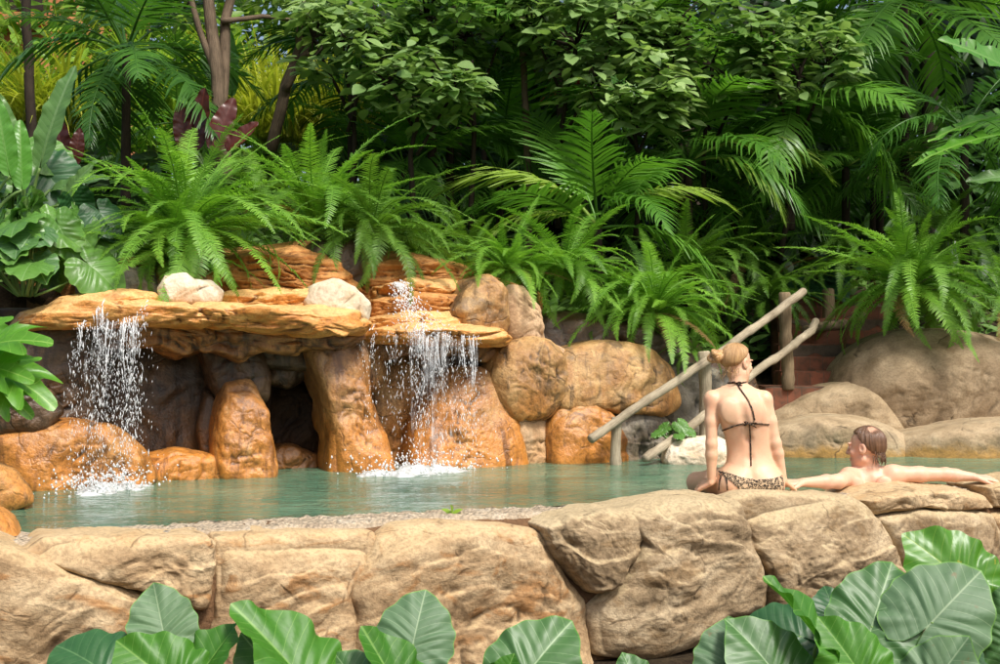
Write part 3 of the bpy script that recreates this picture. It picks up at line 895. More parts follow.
def waterfall(label, x0, x1, lip, foot, Y0, Y1, nst, seed, dens=1.0, foam=True, foamw=1.0, spread=.12, heavy=None):
    rs = np.random.RandomState(seed)
    pa, pb = at(x0, lip(x0), Y0), at(x1, lip(x1), Y1)
    root = empty('waterfall', ((pa.x + pb.x) / 2, (pa.y + pb.y) / 2, 0), label, 'waterfall', None)
    off = np.array(root.location)
    d = MB()
    tops = []
    for i in range(nst):
        u = (i + rs.uniform(-.4, .4)) / max(1, nst - 1)
        u = min(1, max(0, u))
        px = x0 + (x1 - x0) * u
        hv = (1.0 if heavy is None else heavy(u)) * rs.choice((.25, .6, 1.1, 1.6))
        lp = lip_point(px, lip(px) - 28, lip(px) + 14)
        top = np.array(lp if lp is not None else at(px, lip(px), Y0 + (Y1 - Y0) * u)) + (0, -.015, .012)
        tops.append(top.copy())
        # a thin film running over the lip
        if hv > .3 and rs.rand() < .8:
            L0 = rs.uniform(.06, .22)
            pts = [top - off + np.array((rs.normal(0, .006), L0 * (1 - q_), .05 * (1 - q_) + .004)) for q_ in np.linspace(0, 1, 5)]
            d.tube(pts, list(np.array((.001, .004, .005, .005, .003)) * rs.uniform(.5, 1.2, 5)), 5)
        top[1] += rs.uniform(-.03, .02)
        H = top[2] - foot
        n = int(H * 95 * dens * rs.uniform(.05, 1.8) * hv)
        dx = rs.uniform(-spread, spread) * .5
        ph = rs.uniform(0, 6)
        reach = 1.0 if rs.rand() < .75 * hv else rs.uniform(.4, .85)
        for _ in range(n):
            tt = rs.uniform(0, 1) ** 1.15 * reach
            wob = .016 * math.sin(ph + tt * 9) + rs.normal(0, .007 + .03 * tt)
            if rs.rand() < .12:
                wob += rs.normal(0, .09 * (.3 + tt))
            q = top + np.array((dx * tt + wob, -.14 * math.sqrt(tt) + rs.normal(0, .04), -H * tt))
            big = rs.rand() < .14
            r = rs.uniform(.001, .0028) * (1.6 if big else 1)
            drop(d, q - off, r, r * rs.uniform(1.5, 9.0 if tt < .8 else 3.0), rs, rs.normal(0, .2))
        # unbroken strand near the lip
        if hv > .5:
            m = rs.randint(5, 12)
            if rs.rand() < .35:
                continue
            pts, rad = [], []
            L = rs.uniform(.12, .45)
            for j in range(m):
                tt = j / (m - 1) * L
                pts.append(top - off + np.array((dx * tt + .012 * math.sin(ph + tt * 11), -.14 * math.sqrt(tt) + .02, -H * tt + .012)))
                rad.append(rs.uniform(.0008, .0062) * (1 - .7 * j / m))
            d.tube(pts, rad, 5)
    d.build('falling_drops', M['drops'], root)
    tp_ = np.array(sorted(map(tuple, tops)))
    for layer in (0, 1):
        vl = MB()
        nu_, nv_ = 60, 40
        V, UV, VA = [], [], []
        for i in range(nu_):
            u = i / (nu_ - 1)
            VA += [min(1.3, (1.0 if heavy is None else heavy(u)))] * nv_
            j0 = u * (len(tp_) - 1)
            k0 = int(min(len(tp_) - 2, j0))
            tq = tp_[k0] * (1 - j0 + k0) + tp_[k0 + 1] * (j0 - k0)
            for j in range(nv_):
                v = j / (nv_ - 1)
                V.append(tq - off + np.array((.02 * (u - .5) * v, .03 - (.16 + .05 * layer) * math.sqrt(v) + .02 * math.sin(u * 23 + layer * 2 + v * 3), -(tq[2] - foot) * v + .01)))
                UV.append((u * np.linalg.norm(tp_[-1] - tp_[0]) + layer * 3.3, v))
        vl.add(V, [[i * nv_ + j, i * nv_ + j + 1, (i + 1) * nv_ + j + 1, (i + 1) * nv_ + j] for i in range(nu_ - 1) for j in range(nv_ - 1)], np.array(VA), UV)
        vl.build('veil', M['veil'], root)
    if foam:
        f = MB()
        tops_ = np.array(tops)
        c = tops_.mean(0) * (1, 1, 0)
        ux = np.array(pb) - np.array(pa)
        ux[2] = 0
        W = np.linalg.norm(ux) * .62 * foamw
        ux /= np.linalg.norm(ux)
        n1, n2 = 90, 30
        V = []
        for i in range(n1):
            for j in range(n2):
                a, b_ = i / (n1 - 1) * 2 - 1, j / (n2 - 1) * 2 - 1
                V.append((c + ux * a * W)[:2].tolist() + [0])
                V[-1][1] += b_ * .34 - .16
        V = np.array(V)
        A, B = np.meshgrid(np.linspace(-1, 1, n1), np.linspace(-1, 1, n2), indexing='ij')
        rr = np.sqrt(A ** 2 + B ** 2).ravel()
        nzv = fbm(V * (9, 9, 1), 4, seed) * .9
        V[:, 2] = .05 * (1 - rr ** 1.2) + .055 * nzv + .012 * fbm(V * 45, 2, seed + 2) - .012
        V[:, 2] = np.where(rr > .98, -.03, V[:, 2])
        ff = [[i * n2 + j, (i + 1) * n2 + j, (i + 1) * n2 + j + 1, i * n2 + j + 1] for i in range(n1 - 1) for j in range(n2 - 1)]
        f.add(V - off, ff)
        for _ in range(int(520 * foamw)):
            a = rs.normal(0, .55)
            q = c + ux * a * W
            q[1] += rs.normal(-.2, .13)
            q[2] = abs(rs.normal(0, .075)) + .005
            r = rs.uniform(.003, .009)
            drop(f, q - off, r, r * rs.uniform(.8, 2), rs)
        f.build('splash_foam', M['foam'], root)
    return root


waterfall('left waterfall, a curtain of white drops falling from the long orange ledge', 82, 154, lambda x: 325 + .02 * (x - 80), .0, 8.02, 8.32, 34, 5, 1.25,
          heavy=lambda u: .2 + .75 * math.exp(-((u - .3) / .2) ** 2) + .7 * math.exp(-((u - .72) / .12) ** 2))
waterfall('right waterfall, white spray falling over a wide orange mound', 362, 478, lambda x: 345, .0, 9.08, 9.52, 44, 6, .85, foamw=.85,
          heavy=lambda u: .25 if u < .42 else (.95 if u < .78 else .6))
# the cascade running down the sloping ledge
cas = MB()
rs = np.random.RandomState(4)
for i in range(750):
    tt = rs.rand() ** 1.3
    px = 398 + 34 * tt + rs.normal(0, 3.5 + 13 * tt)
    py = 286 + 54 * tt
    q = np.array(at(px, py, 9.6 - .78 * tt))
    q[2] += abs(rs.normal(0, .012)) + (.04 * math.exp(-((tt - .12) / .1) ** 2)) * rs.rand()
    q[1] -= .05
    r = rs.uniform(.0015, .005) * (1.3 - .5 * tt)
    drop(cas, q, r * 1.2, r * rs.uniform(1., 3.2), rs, rs.normal(-.4, .5))
c0 = at(414, 330, 9.2)
cr_ = empty('cascade', c0, 'small white rivulet splashing down the layered steps above the right waterfall', 'cascade')
cas.v = [v_ - np.array(c0) for v_ in cas.v]
tag(cas.build('falling_drops', M['drops'], cr_), kind='stuff')

# ------------------------------------------------------------------ brick steps
t = NT('red_brick')
p = t.pos
br = t.n('ShaderNodeTexBrick')
t.set(br.inputs['Vector'], t.scaled(p, (1, 1, 1)))
br.inputs['Scale'].default_value = 4.2
br.inputs['Mortar Size'].default_value = .012
br.inputs['Color1'].default_value = (.26, .09, .05, 1)
br.inputs['Color2'].default_value = (.17, .07, .04, 1)
br.inputs['Mortar'].default_value = (.12, .085, .06, 1)
nn = t.noise(p, 12, 6, .65)
col = t.mix(t.rng(nn, .4, .7, 0, .7), br.outputs['Color'], (.06, .045, .03))
M['brick'] = t.done(t.principled(col, .85, t.bump(t.math('ADD', nn, br.outputs['Fac']), .5, .01), .2))


def box_obj(name, lo, hi, mat, parent, bev=.012):
    import bmesh
    bm = bmesh.new()
    bmesh.ops.create_cube(bm, size=1)
    for v in bm.verts:
        v.co = Vector([lo[i] + (v.co[i] + .5) * (hi[i] - lo[i]) for i in range(3)])
    bmesh.ops.bevel(bm, geom=bm.edges[:], offset=bev, segments=2, affect='EDGES')
    bmesh.ops.subdivide_edges(bm, edges=[e for e in bm.edges if e.calc_length() > .2], cuts=6, use_grid_fill=True)
    for v in bm.verts:
        c = np.array([v.co])
        v.co += Vector((float(fbm(c * 7, 2, 1)[0]), float(fbm(c * 7, 2, 2)[0]), float(fbm(c * 7, 2, 3)[0]))) * .008
    me = bpy.data.meshes.new(name)
    bm.to_mesh(me)
    bm.free()
    me.materials.append(mat)
    return link(bpy.data.objects.new(name, me), parent)


a0 = at(778, 396, 11.3)
st = empty('brick_steps', (a0.x, a0.y, a0.z), 'worn red brick steps climbing between the log rail and the big boulder', 'steps')
Z0 = at(800, 386, 11.5).z
box_obj('landing', (-.12, 0, -.6), (.95, .5, Z0 - a0.z), M['brick'], st)
for i in range(7):
    z1 = Z0 - a0.z + .125 * (i + 1)
    y = .42 + .27 * i
    xo = .12 + .05 * i
    box_obj('step', (xo, y, z1 - .5), (xo + 1.15, y + .34, z1), M['brick'], st)

# ------------------------------------------------------------------ rustic log handrail
M['log'] = wood_mat('weathered_log', (.14, .105, .065), (.47, .40, .28))
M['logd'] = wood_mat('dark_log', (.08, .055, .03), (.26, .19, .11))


def log(parent, name, pts, r, mat, seed, seg=14, sub=10):
    P = [np.array(q) for q in pts]
    out = []
    for i in range(len(P) - 1):
        m = sub if i < len(P) - 2 else sub + 1
        for j in range(m):
            out.append(P[i] + (P[i + 1] - P[i]) * j / sub)
    out = np.array(out)
    out += .022 * np.stack([fbm(out * 2.5 + 7, 2, seed), fbm(out * 2.5 + 31, 2, seed + 1), fbm(out * 2.5 + 53, 2, seed + 2)], 1)
    n_ = len(out)
    rad = r * (1 + .16 * fbm(out * 5, 3, seed + 3))
    for kk in range(2, n_ - 2, 9):          # old branch knots
        rad[kk] *= 1.14
    # rounded sawn ends
    out = np.vstack([out[:1], out, out[-1:]])
    rad = np.concatenate([[rad[0] * .82], rad, [rad[-1] * .82]])
    d0, d1 = out[1] - out[2], out[-2] - out[-3]
    out[0] += d0 / np.linalg.norm(d0) * .012
    out[-1] += d1 / np.linalg.norm(d1) * .012
    mb = MB()
    mb.tube(out - np.array(parent.location), rad, seg, wob=.09, seed=seed)
    return mb.build(name, mat, parent)


r0 = at(617, 464, 9.75)
rail = empty('handrail', (r0.x, r0.y, 0), 'rustic log handrail beside the steps, rising from the water behind the woman', 'handrail')
p1, p2, p3 = 9.75, 10.25, 11.25
log(rail, 'post', [at(617, 472, p1 + .03), at(617, 418, p1 + .03)], .042, M['log'], 1)
log(rail, 'post', [at(706, 470, p2 + .05), at(704, 353, p2 + .05)], .05, M['log'], 2)
log(rail, 'post', [at(788, 388, p3 + .06), at(785, 342, p3 + .06), at(784, 294, p3 + .06)], .056, M['logd'], 3)
log(rail, 'rail', [at(592, 439, 9.6), at(640, 406, 9.82), at(706, 362, 10.13), at(755, 328, 10.65), at(803, 292, 11.15)], .033, M['log'], 4)
log(rail, 'rail', [at(646, 458, 9.7), at(675, 438, 9.95), at(703, 416, 10.13), at(745, 381, 10.7), at(778, 354, 11.12), at(800, 338, 11.2), at(812, 331, 11.3), at(817, 322, 11.4)], .033, M['log'], 5)
# a second, shaded rail on the far side of the steps
r1 = at(828, 360, 13.2)
rail2 = empty('handrail', (r1.x, r1.y, r1.z), 'dark shaded log handrail beyond the brick steps, half hidden by the right fern', 'handrail')
log(rail2, 'post', [at(829, 372, 12.9), at(828, 290, 12.9)], .06, M['logd'], 6)
log(rail2, 'rail', [at(806, 330, 12.3), at(850, 322, 12.9), at(890, 300, 13.6)], .05, M['logd'], 7)

# ------------------------------------------------------------------ light, sky, camera
SUN = Vector((.36, -.50, .86)).normalized()
w = bpy.data.worlds.new('World')
S.world = w
w.use_nodes = True
nt = w.node_tree
sky = nt.nodes.new('ShaderNodeTexSky')
sky.sky_type = 'NISHITA'
sky.sun_disc = False
sky.sun_elevation = math.asin(SUN.z)
sky.sun_rotation = math.atan2(SUN.x, SUN.y)
sky.air_density = 1.0
sky.dust_density = 5.0
sky.ozone_density = .6
nt.links.new(sky.outputs[0], nt.nodes['Background'].inputs[0])
nt.nodes['Background'].inputs[1].default_value = .18
l = bpy.data.lights.new('sun', 'SUN')
l.energy = 4.1
l.angle = R(11)
l.color = (1, .975, .93)
lo = link(bpy.data.objects.new('sun', l))
lo.rotation_euler = SUN.to_track_quat('Z', 'Y').to_euler()
lo.location = (2, -4, 9)
cam = bpy.data.cameras.new('camera')
cam.lens = FPX / 1000 * 36
cam.sensor_width = 36
cam.clip_end = 3000
co = link(bpy.data.objects.new('camera', cam))
co.location = (0, 0, EYE)
co.rotation_euler = (PI / 2 + TILT, 0, 0)
S.camera = co
S.view_settings.view_transform = 'Standard'
S.view_settings.look = 'None'
S.view_settings.exposure = 0
S.cycles.max_bounces = 8
S.cycles.transparent_max_bounces = 8
S.cycles.use_denoising = True
# ------------------------------------------------------------------ bodies: one smooth surface from blended volumes
def surface_nets(f, o, h):
    neg = f < 0
    nx, ny, nz = f.shape
    c = np.zeros((nx - 1, ny - 1, nz - 1), dtype=np.int8)
    for a in (0, 1):
        for b in (0, 1):
            for d in (0, 1):
                c += neg[a:nx - 1 + a, b:ny - 1 + b, d:nz - 1 + d]
    act = (c > 0) & (c < 8)
    idx = -np.ones(act.shape, dtype=np.int64)
    I = np.argwhere(act)
    idx[act] = np.arange(len(I))
    acc, cnt = np.zeros((len(I), 3)), np.zeros(len(I))
    cor = [(a, b, d) for a in (0, 1) for b in (0, 1) for d in (0, 1)]
    for p in cor:
        for ax in range(3):
            if p[ax]:
                continue
            q = list(p)
            q[ax] = 1
            fa = f[I[:, 0] + p[0], I[:, 1] + p[1], I[:, 2] + p[2]]
            fb = f[I[:, 0] + q[0], I[:, 1] + q[1], I[:, 2] + q[2]]
            m = (fa < 0) != (fb < 0)
            t = np.where(m, fa / np.where(fa == fb, 1, fa - fb), 0)
            pos = np.tile(np.array(p, dtype=float), (len(I), 1))
            pos[:, ax] += t
            acc += pos * m[:, None]
            cnt += m
    V = (I + acc / cnt[:, None]) * h + o
    F = []
    for ax in range(3):
        sl0, sl1 = [slice(None)] * 3, [slice(None)] * 3
        sl0[ax], sl1[ax] = slice(0, -1), slice(1, None)
        a, b = neg[tuple(sl0)], neg[tuple(sl1)]
        E = np.argwhere(a != b)
        fl = a[E[:, 0], E[:, 1], E[:, 2]]
        u, v = (ax + 1) % 3, (ax + 2) % 3
        ok = (E[:, u] > 0) & (E[:, v] > 0) & (E[:, u] < f.shape[u] - 1) & (E[:, v] < f.shape[v] - 1)
        E, fl = E[ok], fl[ok]

        def g(du, dv):
            e = E.copy()
            e[:, u] -= du
            e[:, v] -= dv
            return idx[e[:, 0], e[:, 1], e[:, 2]]
        q = np.stack([g(1, 1), g(0, 1), g(0, 0), g(1, 0)], 1)
        q[~fl] = q[~fl][:, ::-1]
        F.append(q)
    return V, np.concatenate(F)


class SDF:
    def __init__(s, lo, hi, h):
        s.lo, s.h = np.array(lo, dtype=float), h
        n = np.ceil((np.array(hi) - s.lo) / h).astype(int) + 1
        s.ax = [(s.lo[i] + h * np.arange(n[i])).astype(np.float32) for i in range(3)]
        s.f = np.full(n, 1.0, dtype=np.float32)

    def _win(s, lo, hi, pad):
        sl, g = [], []
        for i in range(3):
            a = int(max(0, np.floor((lo[i] - pad - s.lo[i]) / s.h)))
            b = int(min(len(s.ax[i]), np.ceil((hi[i] + pad - s.lo[i]) / s.h) + 1))
            sl.append(slice(a, max(a, b)))
            g.append(s.ax[i][a:max(a, b)])
        return tuple(sl), np.meshgrid(*g, indexing='ij')

    def put(s, d, sl, k, op='add'):
        a = s.f[sl]
        if op == 'sub':
            d = -d
            h = np.clip(.5 - .5 * (a - d) / k, 0, 1)
            s.f[sl] = a * (1 - h) + d * h + k * h * (1 - h)
        else:
            h = np.clip(.5 + .5 * (a - d) / k, 0, 1)
            s.f[sl] = a * (1 - h) + d * h - k * h * (1 - h)

    def cone(s, a, b, ra, rb, k=.02, op='add'):
        a, b = np.array(a, dtype=float), np.array(b, dtype=float)
        m = max(ra, rb)
        sl, (X, Y, Z) = s._win(np.minimum(a, b) - m, np.maximum(a, b) + m, .03 + k)
        ba = b - a
        l2 = ba.dot(ba) + 1e-12
        t = np.clip(((X - a[0]) * ba[0] + (Y - a[1]) * ba[1] + (Z - a[2]) * ba[2]) / l2, 0, 1)
        d = np.sqrt((X - a[0] - t * ba[0]) ** 2 + (Y - a[1] - t * ba[1]) ** 2 + (Z - a[2] - t * ba[2]) ** 2) - (ra + (rb - ra) * t)
        s.put(d, sl, k, op)

    def ell(s, c, r, k=.02, op='add', M_=None):
        c, r = np.array(c, dtype=float), np.array(r, dtype=float)
        m = r.max()
        sl, (X, Y, Z) = s._win(c - m, c + m, .03 + k)
        P = [X - c[0], Y - c[1], Z - c[2]]
        if M_ is not None:
            Mi = np.array(M_)[:3, :3].T
            P = [Mi[i, 0] * P[0] + Mi[i, 1] * P[1] + Mi[i, 2] * P[2] for i in range(3)]
        k0 = np.sqrt(sum((P[i] / r[i]) ** 2 for i in range(3)))
        k1 = np.sqrt(sum((P[i] / r[i] ** 2) ** 2 for i in range(3))) + 1e-6
        s.put(np.where(k0 < 1e-3, -r.min(), k0 * (k0 - 1) / k1), sl, k, op)

    def loft(s, rows, ex=2.35, k=.03):
        """rows: (z, centre x, half width, centre y, half depth), upright stack of rounded sections"""
        rows = sorted(rows)
        z = np.array([r_[0] for r_ in rows])
        lo = (min(r_[1] - r_[2] for r_ in rows), min(r_[3] - r_[4] for r_ in rows), z[0])
        hi = (max(r_[1] + r_[2] for r_ in rows), max(r_[3] + r_[4] for r_ in rows), z[-1])
        sl, (X, Y, Z) = s._win(lo, hi, .03 + k)
        zz = Z[0, 0]
        zf = np.linspace(z[0], z[-1], 80)
        ker = np.exp(-.5 * (np.arange(-6, 7) / 2.5) ** 2)
        ker /= ker.sum()

        def ip(j):
            v = np.interp(zf, z, [r_[j] for r_ in rows])
            v = np.convolve(np.pad(v, 6, mode='edge'), ker, 'valid')
            return np.interp(zz, zf, v)[None, None, :]
        cx, rx, cy, ry = ip(1), ip(2), ip(3), ip(4)
        q = (np.abs((X - cx) / rx) ** ex + np.abs((Y - cy) / ry) ** ex) ** (1 / ex)
        d = (q - 1) * np.minimum(rx, ry) * .9
        d = np.maximum(d, np.maximum(z[0] - Z, Z - z[-1]))
        s.put(d, sl, k)

    def mesh(s):
        return surface_nets(s.f, s.lo, s.h)


def hand(sd, wrist, fwd, up, L=.175, curl=(.15, .25, .2), side=1, spread=.12, k=.006):
    """palm, four fingers of different lengths and a thumb; up = back of the hand"""
    f = np.array(fwd, dtype=float)
    f /= np.linalg.norm(f)
    n = np.array(up, dtype=float)
    n -= f * n.dot(f)
    n /= np.linalg.norm(n)
    s = np.cross(f, n) * side            # towards the thumb
    w = np.array(wrist, dtype=float)
    pl = L * .5
    for a in (-.5, -.17, .17, .5):
        sd.cone(w + s * a * L * .16, w + f * pl * .95 + s * a * L * .42, L * .075, L * .068, .015)
    for a, ln in ((.5, .40), (.17, .45), (-.17, .42), (-.5, .33)):
        p = w + f * pl + s * a * L * .44
        d = f + s * a * spread
        d /= np.linalg.norm(d)
        r = L * .052
        for i, q in enumerate((.45, .32, .23)):
            ang = curl[i]
            d = d * math.cos(ang) - n * math.sin(ang)
            e = p + d * ln * L * q * 1.05
            sd.cone(p, e, r, r * .88, k)
            p, r = e, r * .88
    p = w + f * L * .1 + s * L * .16
    d = f * .75 + s * .66 - n * .12
    d /= np.linalg.norm(d)
    e = p + d * L * .24
    sd.cone(p, e, L * .075, L * .06, .014)
    e2 = e + (d * .8 + f * .4 - n * .1) * L * .2
    sd.cone(e, e2, L * .058, L * .045, k)


def head(sd, c, Mh, sc=1.0, male=False):
    """Mh: 3x3, columns right, forward, up of the head"""
    Mh = np.array(Mh)

    def W(x, y, z):
        return np.array(c) + Mh @ np.array((x, y, z)) * sc
    e = lambda p, r, k, op='add': sd.ell(W(*p), np.array(r) * sc, k, op, Mh)
    e((0, -.012, .028), (.074, .094, .084), .01)
    e((0, .022, -.04), (.06, .066, .07), .03)
    e((0, .06, -.088), (.024 if male else .019, .022, .018), .03)
    sd.cone(W(-.05, .0, -.065), W(-.015, .06, -.09), .018 * sc, .014 * sc, .025)
    sd.cone(W(.05, .0, -.065), W(.015, .06, -.09), .018 * sc, .014 * sc, .025)
    for q in (-1, 1):
        e((q * .031, .092, .004), (.018, .012, .011), .012, 'sub')
        e((q * .031, .076, .003), (.014, .012, .0125), .004)
        e((q * .03, .078, .024), (.026, .012, .008 if male else .005), .012)
        e((q * .04, .06, -.028), (.022, .02, .018), .02)
        # ear: rim and hollow
        e((q * .076, -.008, -.006), (.011, .022, .033), .006)
        e((q * .086, -.004, -.004), (.007, .011, .017), .005, 'sub')
    sd.cone(W(0, .088, .012), W(0, .106, -.026), .0075 * sc, .0115 * sc, .012)
    sd.cone(W(-.01, .096, -.03), W(.01, .096, -.03), .008 * sc, .008 * sc, .006)
    sd.cone(W(-.02, .083, -.056), W(.02, .083, -.056), .006 * sc, .006 * sc, .008)
    sd.cone(W(-.018, .083, -.066), W(.018, .083, -.066), .0065 * sc, .0065 * sc, .008)
    return W


def skin_mat(name, base, red, rough=.45):
    t = NT(name)
    p = t.pos
    n1, n2, n3 = t.noise(p, 9, 5, .6), t.noise(p, 60, 4, .6), t.noise(p, 420, 2, .5)
    col = t.mix(t.rng(n1, .4, .68, 0, .55), base, red)
    col = t.mix(t.rng(n2, .5, .75, 0, .25), col, tuple(q * .7 for q in base))
    x = t.n('ShaderNodeBsdfPrincipled')
    t.set(x.inputs['Base Color'], col)
    x.inputs['Roughness'].default_value = rough
    x.inputs['Specular IOR Level'].default_value = .4
    x.inputs['Subsurface Weight'].default_value = .25
    x.inputs['Subsurface Radius'].default_value = (.012, .005, .003)
    x.inputs['Subsurface Scale'].default_value = 1.0
    t.set(x.inputs['Normal'], t.bump(t.math('ADD', t.math('MULTIPLY', n2, .6), t.math('MULTIPLY', n3, .3)), .18, .006))
    return t.done(x.outputs[0])


def hair_mat(name, c0, c1, rough=.38, scale=1.0):
    t = NT(name)
    uv = t.n('ShaderNodeUVMap', uv_map='UVMap').outputs[0]
    n = t.noise(t.scaled(uv, (60 * scale, 2.2, 1)), 1, 5, .65, .3)
    n2 = t.noise(t.scaled(uv, (150 * scale, 3, 1)), 1, 3, .6)
    col = t.ramp(t.math('ADD', t.math('MULTIPLY', n, .6), t.math('MULTIPLY', n2, .4)), [(.36, c0), (.6, c1)])
    return t.done(t.principled(col, rough, t.bump(t.math('ADD', n, n2), .7, .006), .5))


M['skin_w'] = skin_mat('fair_tanned_skin', (.72, .455, .285), (.70, .36, .22))
M['skin_m'] = skin_mat('fair_reddened_skin', (.72, .43, .29), (.72, .32, .21))
M['hair_w'] = hair_mat('blonde_hair', (.20, .09, .03), (.66, .40, .17))
M['hair_m'] = hair_mat('wet_brown_hair', (.035, .017, .009), (.20, .105, .055), .3, .7)
t = NT('thinning_wet_hair')
uv = t.n('ShaderNodeUVMap', uv_map='UVMap').outputs[0]
n = t.noise(t.scaled(uv, (45, 2.0, 1)), 1, 5, .65, .3)
n2 = t.noise(t.scaled(uv, (120, 3, 1)), 1, 3, .6)
nn = t.math('ADD', t.math('MULTIPLY', n, .6), t.math('MULTIPLY', n2, .4))
col = t.ramp(nn, [(.36, (.035, .017, .009)), (.62, (.24, .125, .065))])
th_ = t.n('ShaderNodeAttribute', attribute_name='var').outputs['Fac']
bare = t.rng(t.math('ADD', th_, t.math('MULTIPLY', t.math('SUBTRACT', nn, .5), 1.3)), .4, 1.0)
col = t.mix(bare, col, (.66, .37, .24))
M['hair_thin'] = t.done(t.principled(col, t.math('ADD', t.math('MULTIPLY', bare, .15), .3), t.bump(t.math('ADD', n, n2), .6, .006), .5))
t = NT('eye')
M['eye'] = t.done(t.principled((.7, .68, .65), .15, None, .5))
t = NT('leopard_print')
p = t.pos
nv = t.n('ShaderNodeTexNoise')
t.set(nv.inputs['Vector'], p)
nv.inputs['Scale'].default_value = 70
mv = t.n('ShaderNodeMix', data_type='VECTOR')
mv.inputs[0].default_value = .006
t.set(mv.inputs[4], p)
t.set(mv.inputs[5], nv.outputs['Color'])
vo = t.n('ShaderNodeTexVoronoi')
t.set(vo.inputs['Vector'], mv.outputs[1])
vo.inputs['Scale'].default_value = 75
ringv = t.rng(vo.outputs['Distance'], .2, .34, 0, 1)
ring2 = t.rng(vo.outputs['Distance'], .5, .62, 1, 0)
ringm = t.math('MULTIPLY', ringv, ring2)
lc = t.mix(ringm, (.50, .36, .22), (.012, .01, .009))
lc = t.mix(t.rng(vo.outputs['Distance'], .0, .24, .5, 0), lc, (.30, .18, .08))
M['leopard'] = t.done(t.principled(lc, .7, None, .2))
t = NT('dark_print_strap')
nz = t.noise(t.pos, 90, 2, .5)
M['strap'] = t.done(t.principled(t.ramp(nz, [(.45, (.012, .01, .01)), (.66, (.22, .14, .08))]), .7, None, .2))


def headframe(yaw, pitch=0, roll=0):
    """yaw 0 looks away from the camera (+Y); positive yaw turns to the right of the picture"""
    m = Matrix.Rotation(-yaw, 3, 'Z') @ Matrix.Rotation(roll, 3, 'Y') @ Matrix.Rotation(pitch, 3, 'X')
    return np.array(m)


def simple_obj(name, V, F, mat, parent, uv=None):
    o0 = np.array(parent.location) if parent else 0
    return link(bpy.data.objects.new(name, mesh_from(name, V - o0, F.tolist(), mat, True, None, uv)), parent)


def hair_cap(c, Mh, sc, mat, parent, zline, off=.007, bald=None, nape=-.075, seed=0, amp=.003, name='hair', lob=0):
    """shell of hair over the skull: a grid round the head's upright axis, hairline given per azimuth"""
    nu, nv = 120, 60
    V, UV = [], []
    Mh = np.array(Mh)
    for i in range(nu):
        az = 2 * PI * i / nu                # 0 = forward
        zl = zline(az)
        for j in range(nv):
            v = j / (nv - 1)
            # polar angle from crown to hairline
            ph0 = 0.02
            ph1 = math.acos(max(-.999, min(.999, zl)))
            ph = ph0 + (ph1 - ph0) * v
            d = np.array((math.sin(az) * math.sin(ph), math.cos(az) * math.sin(ph), math.cos(ph)))
            o_ = off * min(1, (1 - v) * 6 + .25)
            r = np.array((.074 + o_, .094 + o_, .084 + o_))
            k = 1 / math.sqrt(((d / r) ** 2).sum())
            q = d * k + np.array((0, -.012, .028))
            if q[2] < -.01 and math.cos(az) < .2:      # the hair narrows into the nape
                q[0] *= 1 - .25 * min(1, (-.01 - q[2]) / .06)
                q[1] = q[1] * (1 - .12 * min(1, (-.01 - q[2]) / .06))
            V.append(q)
            UV.append((az / (2 * PI) * 3, v))
    V = np.array(V)
    Nd = V - np.array((0, -.012, .028))
    Nd /= np.linalg.norm(Nd, axis=1, keepdims=True)
    azs = np.repeat(np.arange(nu) / nu, nv)
    str_ = fbm(np.stack([np.cos(azs * 2 * PI) * 14, np.sin(azs * 2 * PI) * 14, np.tile(np.linspace(0, 1.2, nv), nu)], 1), 3, seed)
    V = V + Nd * (amp * str_)[:, None]
    V = (Mh @ V.T).T * sc + np.array(c)
    F = np.array([[i * nv + j, i * nv + j + 1, ((i + 1) % nu) * nv + j + 1, ((i + 1) % nu) * nv + j] for i in range(nu) for j in range(nv - 1)])
    return simple_obj(name, V, F[:, ::-1], mat, parent, np.array(UV))


# ------------------------------------------------------------------ the woman, sitting on the wall with her back to us
YW0 = 7.52


def w_(px, py, dy=0.0):
    return np.array(at(px, py, YW0 + dy))


seat = at(749, 492, YW0)
woman = empty('person', (seat.x, seat.y, seat.z), 'woman with blonde bun in leopard print bikini sitting on the wall, seen from behind', 'person')
sd = SDF(w_(672, 502, -.3) - (0, 0, .5), w_(806, 338, .55), .0042)
rows = []
for py, l_, r_, dy, dep in [(500, 719, 784, .02, .115), (492, 720, 783, .01, .118), (483, 721, 782, .0, .115), (474, 723.5, 780, .005, .108), (465, 726, 776.5, .015, .096), (456, 727.5, 773.5, .022, .086),
                            (446, 727, 772, .02, .083), (434, 724, 770, .01, .088), (422, 719.5, 769, .0, .095), (410, 715, 768, -.002, .098), (402, 713, 765, .005, .092),
                            (396, 715, 762, .018, .078), (391, 720, 755, .03, .062), (387, 725.5, 748.5, .036, .054)]:
    a, b = w_(l_, py), w_(r_, py)
    rows.append((a[2], (a[0] + b[0]) / 2, (b[0] - a[0]) / 2 * .985, YW0 + dy, dep))
sd.loft(rows, 2.3)
sd.ell(w_(736, 485, -.045), (.10, .085, .085), .04)
sd.ell(w_(766, 485, -.045), (.10, .085, .085), .04)
# neck and trapezius
sd.cone(w_(737, 396, .03), w_(738.5, 370, .055), .056, .049, .03)
sd.cone(w_(737, 389, .03), w_(712, 397, .015), .034, .036, .03)
sd.cone(w_(737, 389, .03), w_(763, 397, .015), .034, .036, .03)
